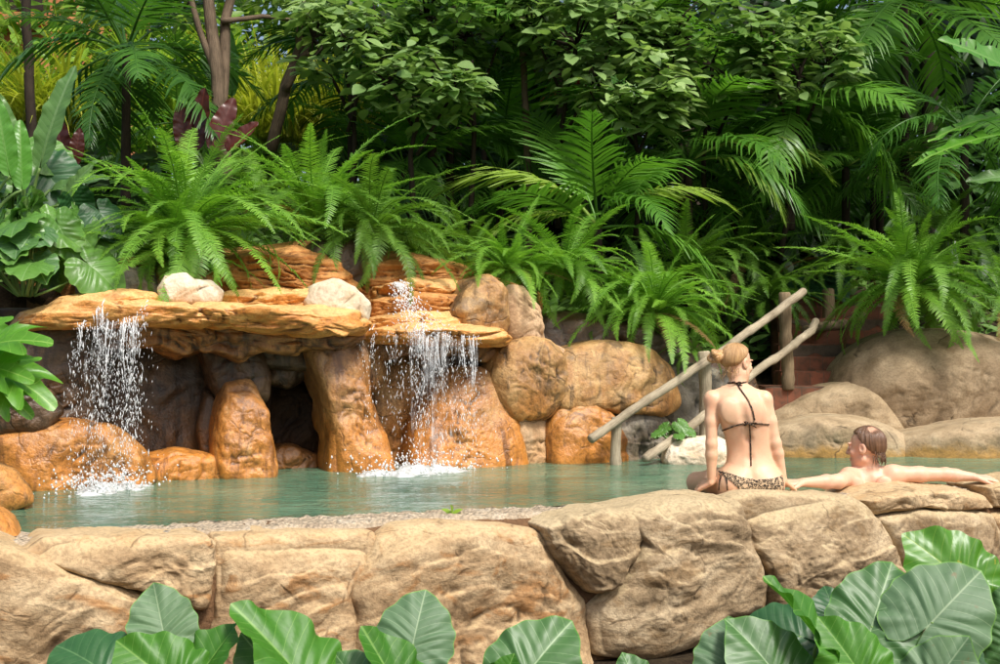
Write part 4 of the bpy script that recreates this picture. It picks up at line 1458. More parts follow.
# shoulder blades and the line of the spine
sd.ell(w_(727, 410, -.074), (.028, .010, .05), .045)
sd.ell(w_(755, 410, -.076), (.028, .010, .05), .045)
spine = [(740, 398, -.105), (744, 420, -.112), (749, 440, -.082), (751, 458, -.084), (752, 476, -.122)]
for q0, q1 in zip(spine[:-1], spine[1:]):
    sd.cone(w_(*q0), w_(*q1), .012, .012, .03, 'sub')
for q in ((743, 470.5), (760, 470.5)):
    sd.ell(w_(q[0], q[1], -.118), (.009, .011, .009), .02, 'sub')
# arms, straight down with the hands on the stone
sh_l, el_l, wr_l = w_(711.5, 400, .01), w_(711.5, 444, -.03), w_(711.5, 480, -.015)
sh_r, el_r, wr_r = w_(765, 400, .01), w_(775.5, 443, -.01), w_(783, 478, .0)
for sh, el, wr, sg in ((sh_l, el_l, wr_l, -1), (sh_r, el_r, wr_r, 1)):
    sd.ell(sh + (.0, 0, .0), (.042, .045, .048), .025)
    sd.cone(sh, sh + (el - sh) * .5, .0405, .037, .02)
    sd.cone(sh + (el - sh) * .5, el, .0365, .031, .02)
    sd.cone(el, el + (wr - el) * .3, .0335, .0335, .015)
    sd.cone(el + (wr - el) * .3, wr, .0335, .022, .015)
    hand(sd, wr + (0, 0, -.012), (sg * .62, .72, -.35), (sg * .5, -.35, .8), .17, (.12, .3, .3), -sg)
# legs: the left thigh folded out to the side, the right one forward into the water
hip = w_(733, 481, .02)
knee = w_(696.5, 482, .3)
sd.cone(hip, hip + (knee - hip) * .5, .088, .075, .04)
sd.cone(hip + (knee - hip) * .5, knee, .075, .058, .03)
sd.cone(knee, knee + (.03, .03, -.2), .054, .05, .02)
sd.cone(knee + (.03, .03, -.2), knee + (.07, .06, -.4), .05, .035, .02)
hip2, knee2 = w_(766, 482, .05), w_(768, 487, .42)
sd.cone(hip2, knee2, .088, .06, .04)
sd.cone(knee2, knee2 + (0, .06, -.42), .055, .036, .02)
hc = w_(737.0, 363.5, .075)
HMw = headframe(R(52), R(-6), R(-4))
Wd = head(sd, hc, HMw, .98)
V, F = sd.mesh()
body = simple_obj('body', V, F, M['skin_w'], woman)
for q in (-1, 1):
    eb = MB()
    import bmesh
    bm = bmesh.new()
    bmesh.ops.create_uvsphere(bm, u_segments=12, v_segments=8, radius=.0085)
    me = bpy.data.meshes.new('eye')
    bm.to_mesh(me)
    bm.free()
    me.materials.append(M['eye'])
    e = link(bpy.data.objects.new('eye', me), woman)
    e.location = Vector(Wd(q * .031, .083, .003)) - woman.location
bvh_w = BVHTree.FromPolygons([Vector(v) for v in V], F.tolist())
# bikini bottom: the body's own volume, 4 mm fuller, cut to shape
bot = SDF(w_(715, 500, -.22), w_(790, 460, .2), .0034)
I3 = np.meshgrid(*bot.ax, indexing='ij')
src = sd.f
ii = [np.clip((I3[i] - sd.lo[i]) / sd.h, 0, src.shape[i] - 1.001) for i in range(3)]
i0 = [q.astype(int) for q in ii]
fr = [q - j for q, j in zip(ii, i0)]
val = 0
for a in (0, 1):
    for b in (0, 1):
        for d in (0, 1):
            wgt = (fr[0] if a else 1 - fr[0]) * (fr[1] if b else 1 - fr[1]) * (fr[2] if d else 1 - fr[2])
            val = val + wgt * src[np.minimum(i0[0] + a, src.shape[0] - 1), np.minimum(i0[1] + b, src.shape[1] - 1), np.minimum(i0[2] + d, src.shape[2] - 1)]
xx, yy, zz = I3
top_l, top_m, top_r = w_(722, 470), w_(752, 477.5), w_(783, 473.5)
lx = np.array([top_l[0] - .05, top_l[0], top_m[0] - .09, top_m[0], top_m[0] + .09, top_r[0], top_r[0] + .05])
lz = np.array([top_l[2], top_l[2], top_m[2] + .016, top_m[2], top_m[2] + .006, top_r[2], top_r[2]])
topz = np.interp(xx, lx, lz)
lowz = np.interp(xx, [top_l[0] - .05, top_l[0], w_(740, 490)[0], w_(745, 490)[0] + .2], [top_l[2] - .026, top_l[2] - .026, w_(0, 491)[2], w_(0, 505)[2]])
reg = np.maximum(np.maximum(zz - topz, lowz - zz), np.maximum(xx - w_(780.5, 480)[0], w_(721.5, 480)[0] - xx))
bot.f = np.maximum(val - .0045, reg).astype(np.float32)
bV, bF = bot.mesh()
simple_obj('bikini_bottom', bV, bF, M['leopard'], woman)


def on_body(pts, lift=.004):
    out = []
    org = Vector((0, 0, EYE))
    for (px, py) in pts:
        d = (at(px, py, 5) - org).normalized()
        h_ = bvh_w.ray_cast(org + d * 5.5, d)
        if h_[0] is not None:
            out.append(np.array(h_[0] + h_[1] * lift))
    return out


def dense(pts, n=6):
    o_ = []
    for (a, b) in zip(pts[:-1], pts[1:]):
        for j in range(n):
            o_.append((a[0] + (b[0] - a[0]) * j / n, a[1] + (b[1] - a[1]) * j / n))
    return o_ + [pts[-1]]


st_ = MB()
wl = np.array(woman.location)


def strap(pts, r=.0042, lift=.003):
    q = on_body(dense(pts), lift)
    if len(q) > 2:
        q = [q[0]] + [(q[i - 1] + q[i] + q[i + 1]) / 3 for i in range(1, len(q) - 1)] + [q[-1]]
        st_.tube(np.array(q) - wl, r, 8)


strap([(721.5, 431), (730, 427.5), (740, 424), (750, 423.3), (760, 423.6), (768.5, 424.6)], .0048)
strap([(737.5, 385), (742, 392), (748, 400), (752.5, 410), (754.5, 420)], .0045)
strap([(749.5, 424.5), (750.3, 436), (750.8, 450), (751, 466)], .0042)
strap([(727, 383.5), (733, 383), (740, 383.5), (746, 382)], .0045)
k0 = on_body([(750, 423.5)], .007)[0] - wl
for s_, zz_ in ((-1, .012), (1, -.02), (1, .006), (-1, -.008)):
    st_.tube([k0, k0 + np.array((s_ * .018, -.01, zz_ * .6 + .006)), k0 + np.array((s_ * .034, -.006, zz_)), k0 + np.array((s_ * .02, -.002, zz_ * .3 - .004))], .0042, 7)
st_.tube([k0 - (.006, 0, 0), k0 + np.array((0, -.006, 0)), k0 + np.array((.007, 0, 0))], .008, 8)
k1 = on_body([(736.5, 384)], .006)[0] - wl
for s_, zz_ in ((-1, .006), (1, .004), (1, -.012)):
    st_.tube([k1, k1 + np.array((s_ * .014, -.012, zz_ + .006)), k1 + np.array((s_ * .03, -.008, zz_)), k1 + np.array((s_ * .01, -.004, -.002))], .004, 7)
st_.build('bikini_top', M['strap'], woman)
ti = MB()
for px_ in (720.5, 727):
    q = on_body([(723.5, 473), (px_, 480), (px_ + (.8 if px_ > 722 else -1), 490)], .005)
    if len(q) > 1:
        ti.tube(np.array(q) - wl, .0042, 7)
q = on_body([(722, 473)], .006)
if q:
    for a in ((-.016, .008), (.016, .006), (-.012, -.012)):
        ti.tube([q[0] - wl, q[0] - wl + np.array((a[0], -.008, a[1])), q[0] - wl + np.array((a[0] * .4, -.006, a[1] - .008))], .004, 7)
if ti.n:
    ti.build('side_tie', M['strap'], woman)
# hair drawn back into a bun


def zl_w(az):
    c_ = math.cos(az)
    # forehead hairline high, dips in front of and behind the ears, low at the nape
    return float(np.interp(c_, [-1, -.55, -.1, .25, .6, 1], [-.62, -.55, -.12, .25, .52, .66]))


hair = hair_cap(hc, HMw, .98, M['hair_w'], woman, zl_w, off=.011, seed=3, amp=.004)
bc = w_(717.0, 356.5, .045)
bn = MB()
ax_ = np.array((.75, .35, -.1))
ax_ /= np.linalg.norm(ax_)
e1 = np.cross(ax_, (0, 0, 1.0))
e1 /= np.linalg.norm(e1)
e2_ = np.cross(ax_, e1)
for kx in range(5):
    pts = []
    rr_ = .026 - .003 * (kx % 3)
    for i in range(26):
        an = 2 * PI * i / 25 + kx * 1.1
        pts.append(bc - wl + rr_ * (math.cos(an) * e1 + math.sin(an) * e2_) + ax_ * (.012 * math.sin(an * 2 + kx) + .013 * (kx - 2)))
    bn.tube(pts, .0165, 12, wob=.12, seed=kx)
bn.tube([bc - wl - ax_ * .03, bc - wl + ax_ * .045], [.02, .03], 12)
bun = bn.build('hair_bun', M['hair_w'], woman)
fly = MB()
rs = np.random.RandomState(2)
for i in range(46):
    a = hc + HMw @ (np.array((rs.normal(0, .05), -.075 + rs.normal(0, .02), rs.uniform(-.07, -.03)))) - wl
    fly.tube([a, a + rs.normal(0, .01, 3) + (0, -.006, -.016), a + rs.normal(0, .012, 3) + (0, -.004, -.04)], [.0016, .0012, .0005], 4)
fly.build('loose_hair', M['hair_w'], woman)

# ------------------------------------------------------------------ the man, leaning back on the wall from the water
YM = 8.03


def m_(px, py, dy=0.0):
    return np.array(at(px, py, YM + dy))


mb0 = at(869, 500, YM)
man = empty('person', (mb0.x, mb0.y, mb0.z), 'balding man leaning back against the wall in the water, arms spread along it', 'person')
sd = SDF(m_(748, 540, -.42) - (0, 0, .15), m_(1016, 420, .3), .0046)
rows = []
for py, l_, r_, dy, dep in [(540, 838, 904, .13, .11), (515, 836, 906, .1, .12), (500, 834, 908, .07, .125), (490, 836, 908, .045, .118), (483, 840, 906, .03, .105), (477, 845, 901, .025, .088), (473, 850, 893, .03, .074), (469, 857, 884, .035, .06)]:
    a, b = m_(l_, py), m_(r_, py)
    rows.append((a[2], (a[0] + b[0]) / 2, (b[0] - a[0]) / 2, YM + dy, dep))
sd.loft(rows, 2.3)
sd.cone(m_(870, 478, .03), m_(867.5, 458, .03), .066, .06, .03)
sd.cone(m_(870, 474, .03), m_(850, 478, .0), .042, .046, .03)
sd.cone(m_(870, 474, .03), m_(893, 474, .0), .042, .046, .03)
for q in ((857, 485), (884, 484)):
    sd.ell(m_(q[0], q[1], -.085), (.045, .02, .05), .03)
sd.cone(m_(870, 476, -.075), m_(871, 500, -.07), .012, .012, .03, 'sub')
# left arm: elbow back on the stone, forearm lying along the wall to the left
sl_, el_, wl_ = m_(849, 477, -.01), m_(838.5, 481.5, -.2), m_(803, 482.5, -.3)
sd.ell(sl_, (.062, .058, .056), .03)
sd.cone(sl_, el_, .054, .043, .025)
sd.cone(el_, el_ + (wl_ - el_) * .35, .043, .042, .02)
sd.cone(el_ + (wl_ - el_) * .35, wl_, .041, .026, .02)
hand(sd, wl_ + (-.004, 0, 0), (-1, -.12, -.03), (-.05, -.2, 1), .19, (.06, .12, .12), -1)
# right arm: stretched out along the wall
sr_, er_, wr_ = m_(893, 474.5, -.01), m_(946, 474.5, .0), m_(973, 477, -.02)
sd.ell(sr_, (.062, .058, .054), .03)
sd.cone(sr_, sr_ + (er_ - sr_) * .5, .055, .047, .025)
sd.cone(sr_ + (er_ - sr_) * .5, er_, .047, .04, .025)
sd.cone(er_, er_ + (wr_ - er_) * .35, .042, .038, .02)
sd.cone(er_ + (wr_ - er_) * .35, wr_, .038, .026, .02)
hand(sd, wr_ + (.004, 0, 0), (1, .08, -.12), (.12, -.2, 1), .19, (.1, .25, .25), 1)
hm = m_(866, 447.5, .03)
HMm = headframe(R(-54), R(-4), R(3))
Wm = head(sd, hm, HMm, 1.12, True)
V, F = sd.mesh()
simple_obj('body', V, F, M['skin_m'], man)
for q in (-1, 1):
    bm = bmesh.new()
    bmesh.ops.create_uvsphere(bm, u_segments=12, v_segments=8, radius=.0095)
    me = bpy.data.meshes.new('eye')
    bm.to_mesh(me)
    bm.free()
    me.materials.append(M['eye'])
    e = link(bpy.data.objects.new('eye', me), man)
    e.location = Vector(Wm(q * .031, .083, .003)) - man.location


def zl_m(az):
    c_ = math.cos(az)
    return float(np.interp(c_, [-1, -.5, -.1, .2, .5, 1], [-.82, -.72, -.25, .1, .5, .6]))


# a ring of wet hair round the bald crown
nu, nv = 160, 64
BALD = np.array((-.36, -.42, .83)) / np.linalg.norm((-.36, -.42, .83))
Vh, UVh, TH_ = [], [], []
rsm = np.random.RandomState(8)
jag = fbm(np.stack([np.cos(np.arange(nu) / nu * 2 * PI) * 9, np.sin(np.arange(nu) / nu * 2 * PI) * 9, np.zeros(nu)], 1), 3, 5)
for i in range(nu):
    az = 2 * PI * i / nu
    ph1 = math.acos(max(-.99, min(.99, zl_m(az) + .06 * jag[i])))
    dirb, ph0 = math.cos(az), .04
    for j in range(nv):
        v = j / (nv - 1)
        ph = ph0 + (ph1 - ph0) * v
        d = np.array((math.sin(az) * math.sin(ph), math.cos(az) * math.sin(ph), math.cos(ph)))
        # thin over the bald spot behind the crown, so that the scalp comes through
        ba = math.acos(max(-1, min(1, float(d.dot(BALD))))) + .09 * jag[(i * 3) % nu] + .05 * math.sin(az * 9)
        thin = 1 - min(1, max(0, (ba - .16) / .38))
        o_ = .0015 + .0075 * (1 - thin)
        TH_.append(thin)
        o_ *= min(1, (1 - v) * 8 + .3) if o_ > 0 else 1
        r = np.array((.074 + o_, .094 + o_, .084 + o_))
        q = d / math.sqrt(((d / r) ** 2).sum()) + np.array((0, -.012, .028))
        q[1] += -.012 * max(0, -dirb) * max(0, min(1, (.02 - q[2]) / .05))
        Vh.append(q)
        UVh.append((i / nu * 3, v))
Vh = np.array(Vh)
Nd = Vh - np.array((0, -.012, .028))
Nd /= np.linalg.norm(Nd, axis=1, keepdims=True)
azs = np.repeat(np.arange(nu) / nu, nv)
stx = fbm(np.stack([np.cos(azs * 2 * PI) * 12, np.sin(azs * 2 * PI) * 12, np.tile(np.linspace(0, 1.5, nv), nu)], 1), 3, 12)
Vh += Nd * (.004 * stx)[:, None]
Vh = (HMm @ Vh.T).T * 1.12 + hm
Fh = np.array([[i * nv + j, ((i + 1) % nu) * nv + j, ((i + 1) % nu) * nv + j + 1, i * nv + j + 1] for i in range(nu) for j in range(nv - 1)])
link(bpy.data.objects.new('hair', mesh_from('hair', Vh - np.array(man.location), Fh.tolist(), M['hair_thin'], True, np.array(TH_), np.array(UVh))), man)
wet = MB()
ml = np.array(man.location)
for i in range(70):
    an = PI + max(-1.0, min(1.0, rsm.normal(0, .6)))
    a = hm + HMm @ (np.array((math.sin(an) * .068, math.cos(an) * .088 - .012, rsm.uniform(-.055, -.02)))) * 1.12 - ml
    out = HMm @ np.array((math.sin(an), math.cos(an), 0))
    wet.tube([a, a + out * .007 + (0, 0, -.02), a + out * .004 + rsm.normal(0, .005, 3) + (0, 0, -.05)], [.0035, .003, .0008], 5)
wet.build('wet_hair', M['hair_m'], man)
# ------------------------------------------------------------------ foliage
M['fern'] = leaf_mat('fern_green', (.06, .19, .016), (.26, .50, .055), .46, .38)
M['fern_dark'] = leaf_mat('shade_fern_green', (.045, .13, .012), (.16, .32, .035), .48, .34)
M['redleaf'] = leaf_mat('red_leaf', (.22, .02, .02), (.50, .10, .06), .4, .35)
t = NT('clay_wall')
nz = t.noise(t.pos, 3, 6, .6)
M['clay'] = t.done(t.principled(t.ramp(nz, [(.35, (.36, .13, .05)), (.65, (.55, .24, .10))]), .85, t.bump(nz, .3, .02), .2))
M['dead'] = leaf_mat('withered_frond', (.10, .05, .015), (.30, .19, .06), .6, .25)
M['stem'] = leaf_mat('fern_stem', (.06, .09, .02), (.14, .16, .04), .5, .1)
M['palm'] = leaf_mat('palm_green', (.04, .14, .014), (.15, .34, .04), .36, .36)
M['palm_light'] = leaf_mat('pale_palm_green', (.13, .25, .025), (.34, .48, .09), .38, .38)
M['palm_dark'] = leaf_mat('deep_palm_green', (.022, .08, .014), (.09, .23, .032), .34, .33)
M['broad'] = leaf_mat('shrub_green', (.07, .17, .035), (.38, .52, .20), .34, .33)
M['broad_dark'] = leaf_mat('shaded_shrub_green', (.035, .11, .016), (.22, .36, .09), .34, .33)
M['yellow'] = leaf_mat('yellow_green_strap', (.20, .28, .02), (.60, .58, .08), .42, .42)
M['lime'] = leaf_mat('lime_green', (.13, .27, .02), (.36, .50, .06), .42, .42)
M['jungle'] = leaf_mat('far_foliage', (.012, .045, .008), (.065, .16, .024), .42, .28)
M['taro'] = leaf_mat('taro_green', (.045, .15, .022), (.15, .31, .055), .36, .26, vein=6, veincol=(.22, .36, .14))
M['pale_taro'] = leaf_mat('pale_blue_green_leaf', (.055, .13, .05), (.12, .21, .095), .58, .18, vein=6.5, veincol=(.30, .40, .23), spec=.6, spots=(.16, .13, .05), edge=(.14, .33, .04))
M['mid_taro'] = leaf_mat('mid_green_leaf', (.035, .11, .028), (.08, .185, .048), .46, .2, vein=6.5, veincol=(.30, .44, .22), spec=.6, edge=(.10, .28, .03))
M['dark_taro'] = leaf_mat('dark_green_leaf', (.015, .07, .02), (.04, .13, .035), .46, .18, vein=6.5, veincol=(.12, .24, .09), spec=.55)
M['bright_taro'] = leaf_mat('bright_green_leaf', (.035, .145, .010), (.08, .245, .02), .46, .32, vein=7.5, veincol=(.25, .45, .10), spec=.5)
M['yellow_taro'] = leaf_mat('yellowing_leaf', (.045, .165, .012), (.10, .28, .025), .34, .34, vein=7, veincol=(.32, .48, .08), spots=(.55, .42, .04))
M['stalk'] = leaf_mat('leaf_stalk', (.10, .20, .04), (.20, .32, .09), .4, .1)
M['banana'] = leaf_mat('banana_leaf', (.06, .20, .02), (.13, .34, .05), .34, .36, vein=16, veincol=(.24, .42, .12))
M['banana_grey'] = leaf_mat('dull_banana_leaf', (.07, .17, .04), (.16, .28, .075), .34, .26, vein=16, veincol=(.22, .34, .16))
M['maroon'] = leaf_mat('maroon_leaf', (.025, .006, .006), (.11, .022, .012), .32, .22, vein=9, veincol=(.12, .03, .02))
M['bark'] = wood_mat('mottled_bark', (.035, .024, .015), (.20, .145, .095))
M['bark_dark'] = wood_mat('dark_bark', (.012, .009, .006), (.05, .036, .024))
M['dry'] = leaf_mat('dry_leaf', (.20, .05, .02), (.36, .12, .04), .6, .15)
M['cut'] = leaf_mat('cut_leaf_green', (.06, .20, .015), (.14, .36, .03), .36, .36, vein=5, veincol=(.30, .50, .10))


def arc(n, bend, e0=0.0, ease=1.0):
    """unit-length curve in the xz plane starting at elevation e0 and turning down by bend"""
    P, T = [(0, 0)], []
    x = z = 0
    for i in range(n):
        a = e0 - bend * ((i + .5) / n) ** ease
        T.append(a)
        x += math.cos(a) / n
        z += math.sin(a) / n
        P.append((x, z))
    T.append(T[-1])
    return np.array(P), np.array(T)


def frond_mesh(name, mat, bend, n=44, lmax=.105, wid=.5, seed=0, side=0.0, droop=.25, petiole=.1, fwd=.35, vee=.1, prof='fern', segs=2, twist=0.0, gap=0.0):
    rs = np.random.RandomState(seed)
    mb = MB()
    P, T = arc(60, bend)
    N3 = 60

    def fr(t):
        k = t * N3
        i = min(N3 - 1, int(k))
        f = k - i
        p = P[i] * (1 - f) + P[i + 1] * f
        y = side * t * t
        return np.array((p[0], y, p[1])), T[min(i, N3)]
    mb.tube([fr(t)[0] for t in np.linspace(0, .985, 16)], list(np.linspace(.0062, .0015, 16) * (1 if prof == 'fern' else 1.7)), 5, var=.8)
    dl = (1 - petiole) / n
    for k in range(n):
        t = petiole + (1 - petiole) * (k + .5) / n
        u = (t - petiole) / (1 - petiole)
        if prof == 'fern':
            ln = lmax * min(1, .35 + u * 3.2) * (1 - u ** 2.6) ** .8 + .008
        else:
            ln = lmax * min(1, .55 + u * 2.4) * (1 - .82 * u ** 2.2)
        c, a = fr(t)
        fx = np.array((math.cos(a), 2 * side * t, math.sin(a)))
        fx /= np.linalg.norm(fx)
        up = np.array((-math.sin(a), 0, math.cos(a)))
        for s in (-1, 1):
            if gap and rs.rand() < gap:
                continue
            L = ln * rs.uniform(.86, 1.1)
            sd_ = np.array((0, s, 0.0))
            tw = twist * s
            fa = fwd + rs.normal(0, .07) + (.5 * u * u if prof == 'palm' else .3 * u * u)
            d = sd_ * math.cos(fa) + fx * math.sin(fa) + up * (vee + rs.normal(0, .08))
            d /= np.linalg.norm(d)
            w = dl * wid * rs.uniform(.85, 1.1)
            p = c.copy()
            vs = [p - fx * w * .45, p + fx * w * .45]
            sg = L / segs
            dd = d.copy()
            var = np.clip(.5 + rs.normal(0, .17) + .2 * (1 - u), 0, 1)
            for q in range(segs):
                dd = dd + np.array((0, 0, -droop * (q + .3) * rs.uniform(.6, 1.3)))
                dd /= np.linalg.norm(dd)
                p = p + dd * sg
                ww = w * (.5, .38, .22)[q] if q < segs - 1 else w * .07
                if segs == 2 and q == 0:
                    ww = w * .5
                vs += [p - fx * ww + up * tw, p + fx * ww]
            ff = [(2 * q, 2 * q + 1, 2 * q + 3, 2 * q + 2) for q in range(segs)]
            mb.add(vs, ff, var)
    return mb.mesh(name, mat)


def place(me, name, parent, M4):
    o = bpy.data.objects.new(name, me)
    link(o, parent)
    o.matrix_local = M4
    return o


def pose(loc, az, el, scale, roll=0.0):
    return Matrix.Translation(loc) @ Matrix.Rotation(az, 4, 'Z') @ Matrix.Rotation(-el, 4, 'Y') @ Matrix.Rotation(roll, 4, 'X') @ Matrix.Scale(scale, 4)


FERN = {}
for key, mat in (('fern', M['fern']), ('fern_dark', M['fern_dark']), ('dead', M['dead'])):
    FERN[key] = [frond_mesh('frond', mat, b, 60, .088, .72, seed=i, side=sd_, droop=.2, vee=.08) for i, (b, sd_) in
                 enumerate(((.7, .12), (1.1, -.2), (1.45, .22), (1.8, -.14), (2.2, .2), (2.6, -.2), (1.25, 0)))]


def fern(label, base, size, n, seed, mat='fern', spread=1.0, up=1.3, azc=None, azw=PI, low=.0):
    rs = random.Random(seed)
    root = empty('fern', base, label, 'fern', 'ferns round the pool')
    for i in range(n):
        u = (i + .5) / n
        az = (azc if azc is not None else -PI / 2) + (rs.uniform(-1, 1) * azw if azw < PI else i * 2.39996 + rs.uniform(-.3, .3))
        el = up - (up - low) * u * spread + rs.uniform(-.16, .16)
        v = rs.choice(FERN[mat])
        s = size * rs.uniform(.62, 1.05) * (1.05 if u < .4 else 1)
        r = .03 * size * math.sqrt(u)
        if u > .8 and rs.random() < .14:
            v = rs.choice(FERN['dead'])
        place(v, 'frond', root, pose((r * math.cos(az), r * math.sin(az), rs.uniform(-.02, .03)), az, el, s, rs.uniform(-.35, .35)))
    return root


fern('huge bright green fern arching over the ledge above the left waterfall', at(186, 240, 9.35), 1.2, 100, 1, up=1.5, low=.15)
fern('upright fern with tall stiff fronds right of the huge fern', at(318, 232, 10.3), 1.2, 60, 2, up=1.5, low=.5)
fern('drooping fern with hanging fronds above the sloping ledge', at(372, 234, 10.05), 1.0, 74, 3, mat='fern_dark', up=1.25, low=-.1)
fern('bright fern with short curling fronds above the upright tan stone', at(508, 272, 10.3), .74, 70, 4, up=1.35, low=.0)
fern('fern hanging its fronds over the wide ochre boulder', at(566, 272, 10.6), .85, 70, 5, up=1.2, low=-.1)
fern('tall bright fern growing just above the middle of the log rail', at(655, 314, 10.65), 1.0, 90, 6, up=1.5, low=-.1)
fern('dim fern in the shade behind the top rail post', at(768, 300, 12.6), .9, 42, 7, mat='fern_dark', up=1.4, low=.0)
fern('large bright fern on top of the biggest boulder at the right', at(912, 290, 11.6), 1.2, 99, 8, up=1.45, low=-.15)
fern('fern cut off by the right edge beside the large bright fern', at(1003, 300, 11.8), .9, 36, 9, up=1.35, low=-.1)
fern('small fern tuft low between the rail posts', at(694, 352, 10.5), .42, 26, 10, mat='fern_dark', up=1.3, low=-.2)
fern('dim fern on the slope left of the log rail, above the brown rock', at(604, 322, 10.95), .7, 36, 11, mat='fern_dark', up=1.3, low=-.1)
fern('dark fern at the back between the huge fern and the leaning trunk', at(262, 205, 11.2), .9, 34, 12, mat='fern_dark', up=1.4, low=.2)
fern('dim fern drooping behind the brown boulder at the top of the cascade', at(428, 252, 10.7), .78, 36, 13, mat='fern_dark', up=1.2, low=-.2)
fern('dark fern under the palm at the far right of the steps', at(842, 262, 13.0), .85, 34, 14, mat='fern_dark', up=1.35, low=.0)

fern('lower skirt of the huge fern, a second bright fern tucked under its left side', at(170, 258, 9.25), .8, 60, 19, up=1.2, low=-.2)
fern('pale green fern in the half shade above the top rail post', at(738, 262, 12.9), .95, 50, 15, mat='fern_dark', up=1.4, low=.0)
fern('dim fern behind the tall bright fern, in front of the long dark fronds', at(690, 268, 12.0), .9, 50, 16, mat='fern_dark', up=1.4, low=.0)
fern('shaded fern at the back between the arching pale frond and the curling fern', at(470, 262, 11.4), .8, 44, 17, mat='fern_dark', up=1.3, low=.0)
fern('dim fern behind the big right fern, below the pale torn leaves', at(950, 240, 12.6), .95, 46, 18, mat='fern_dark', up=1.4, low=.0)
PALM = {}
for key, mat in (('palm', M['palm']), ('palm_light', M['palm_light']), ('palm_dark', M['palm_dark'])):
    PALM[key] = [frond_mesh('frond', mat, b, 30, .36, 1.0, seed=20 + i, side=sd_, droop=dr, vee=ve, prof='palm', segs=3, petiole=.22, fwd=fw, gap=.04)
                 for i, (b, sd_, dr, ve, fw) in enumerate(((.6, .05, .12, .15, .5), (.95, -.08, .2, .1, .45), (1.35, .1, .3, .1, .5), (1.7, -.1, .36, .05, .45), (.8, .1, .34, .25, .55)))]
GP = 'palms in the planting behind the pool'


def palm(label, base, trunk_h, L, n, seed, mat='palm', up=1.35, low=-.1, extra=(), lean=(0, 0), rad=.05, name='palm', dark=True, azs=None):
    rs = random.Random(seed)
    root = empty(name, base, label, 'palm', GP)
    cr = Vector((lean[0], lean[1], trunk_h))
    if trunk_h > .15:
        mb = MB()
        pts = [(lean[0] * t * t, lean[1] * t * t, -.3 + (trunk_h + .3) * t) for t in np.linspace(0, 1, 14)]
        mb.tube(pts, list(np.linspace(rad, rad * .75, 14)), 9, wob=.12, seed=seed)
        mb.build('trunk', M['bark_dark'] if dark else M['bark'], root)
    for i in range(n):
        u = (i + .5) / n
        az = i * 2.39996 + rs.uniform(-.25, .25) + seed
        el = up - (up - low) * u + rs.uniform(-.12, .12)
        me = rs.choice(PALM[mat])
        place(me, 'frond', root, pose(cr, az, el, L * rs.uniform(.8, 1.05), rs.uniform(-.3, .3)))
    for (az, el, l_, mi, mm) in extra:
        place(PALM[mm or mat][mi], 'frond', root, pose(cr, az, el, l_, 0))
    return root


palm('palm with one pale frond arching left over the short curling fern', at(598, 262, 11.75), .3, 1.5, 9, 31, up=1.45, low=.25,
     extra=((PI - .05, 1.05, 1.75, 3, 'palm_light'), (2.1, 1.15, 1.75, 0, None), (PI + .35, .55, 1.2, 2, 'palm_light'), (-.25, .95, 1.4, 3, 'palm_light')))
palm('palm with long dark fronds fanning behind the tall bright fern', at(688, 215, 12.6), .5, 1.75, 14, 32, up=1.4, low=-.1,
     extra=((-.1, .7, 1.55, 3, 'palm_light'), (-.5, .3, 1.3, 3, 'palm_light'), (PI - .4, .5, 1.5, 2, None)))
palm('slender palm in the dark behind the top rail post', at(758, 265, 14.2), 1.2, 1.6, 13, 33, mat='palm', up=1.3, low=-.4)
palm('palm with a drooping pale frond right of the dim gap behind the steps', at(846, 235, 13.4), .7, 1.35, 12, 34, mat='palm', up=1.3, low=-.3,
     extra=((PI + .2, .7, 1.2, 3, 'palm_light'), (-.2, .65, 1.35, 3, 'palm_light')))
palm('tall dark palm filling the upper left behind the huge fern', at(126, 175, 12.2), 1.15, 1.55, 17, 35, mat='palm_dark', up=1.3, low=-.5)
palm('dark palm behind the second trunk at the upper left', at(352, 150, 13.2), .8, 1.5, 13, 36, mat='palm_dark', up=1.3, low=-.4)
palm('tall palm whose fronds hang at the top right corner', at(905, 190, 13.2), 1.95, 1.9, 16, 37, mat='palm', up=1.1, low=-.7)
palm('palm with broad dark fronds below the bright banana leaf', at(965, 235, 12.4), 1.0, 1.5, 14, 38, mat='palm_dark', up=1.1, low=-.5)
palm('dim palm in the deep shade behind the arching pale frond', at(450, 205, 13.0), .7, 1.4, 12, 39, mat='palm_dark', up=1.3, low=-.5)
palm('grey green palm hanging down under the shrub canopy at the middle', at(432, 150, 12.6), 1.3, 1.3, 11, 40, mat='palm', up=.9, low=-.9)
palm('palm with pale fronds over the right side of the middle', at(790, 200, 12.8), .95, 1.6, 12, 41, mat='palm', up=1.2, low=-.3,
     extra=((PI - .3, .6, 1.4, 2, 'palm_light'),))
palm('low palm with wide fronds filling the shade behind the dim palm', at(500, 215, 13.6), .4, 1.5, 12, 43, mat='palm', up=1.35, low=-.1)
palm('low bushy palm between the long dark fronds and the steps', at(735, 235, 13.6), .35, 1.35, 13, 44, mat='palm', up=1.35, low=-.1)
palm('low palm spreading in the shade at the right, behind the large bright fern', at(880, 225, 13.8), .4, 1.4, 13, 45, mat='palm', up=1.35, low=-.1)
palm('palm hanging its fronds into the top of the picture right of the middle', at(830, 90, 14.5), .9, 1.6, 14, 46, mat='palm', up=1.0, low=-.7)
palm('palm high at the back over the upper middle', at(640, 110, 15.0), .9, 1.6, 14, 47, mat='palm', up=1.1, low=-.6)
palm('low palm in the half dark behind the drooping fern', at(405, 200, 12.6), .3, 1.25, 12, 48, mat='palm', up=1.35, low=-.05)
palm('small palm at the back left between the dark palm and the mottled tree', at(178, 160, 14.0), .4, 1.3, 12, 49, mat='palm', up=1.35, low=-.1)
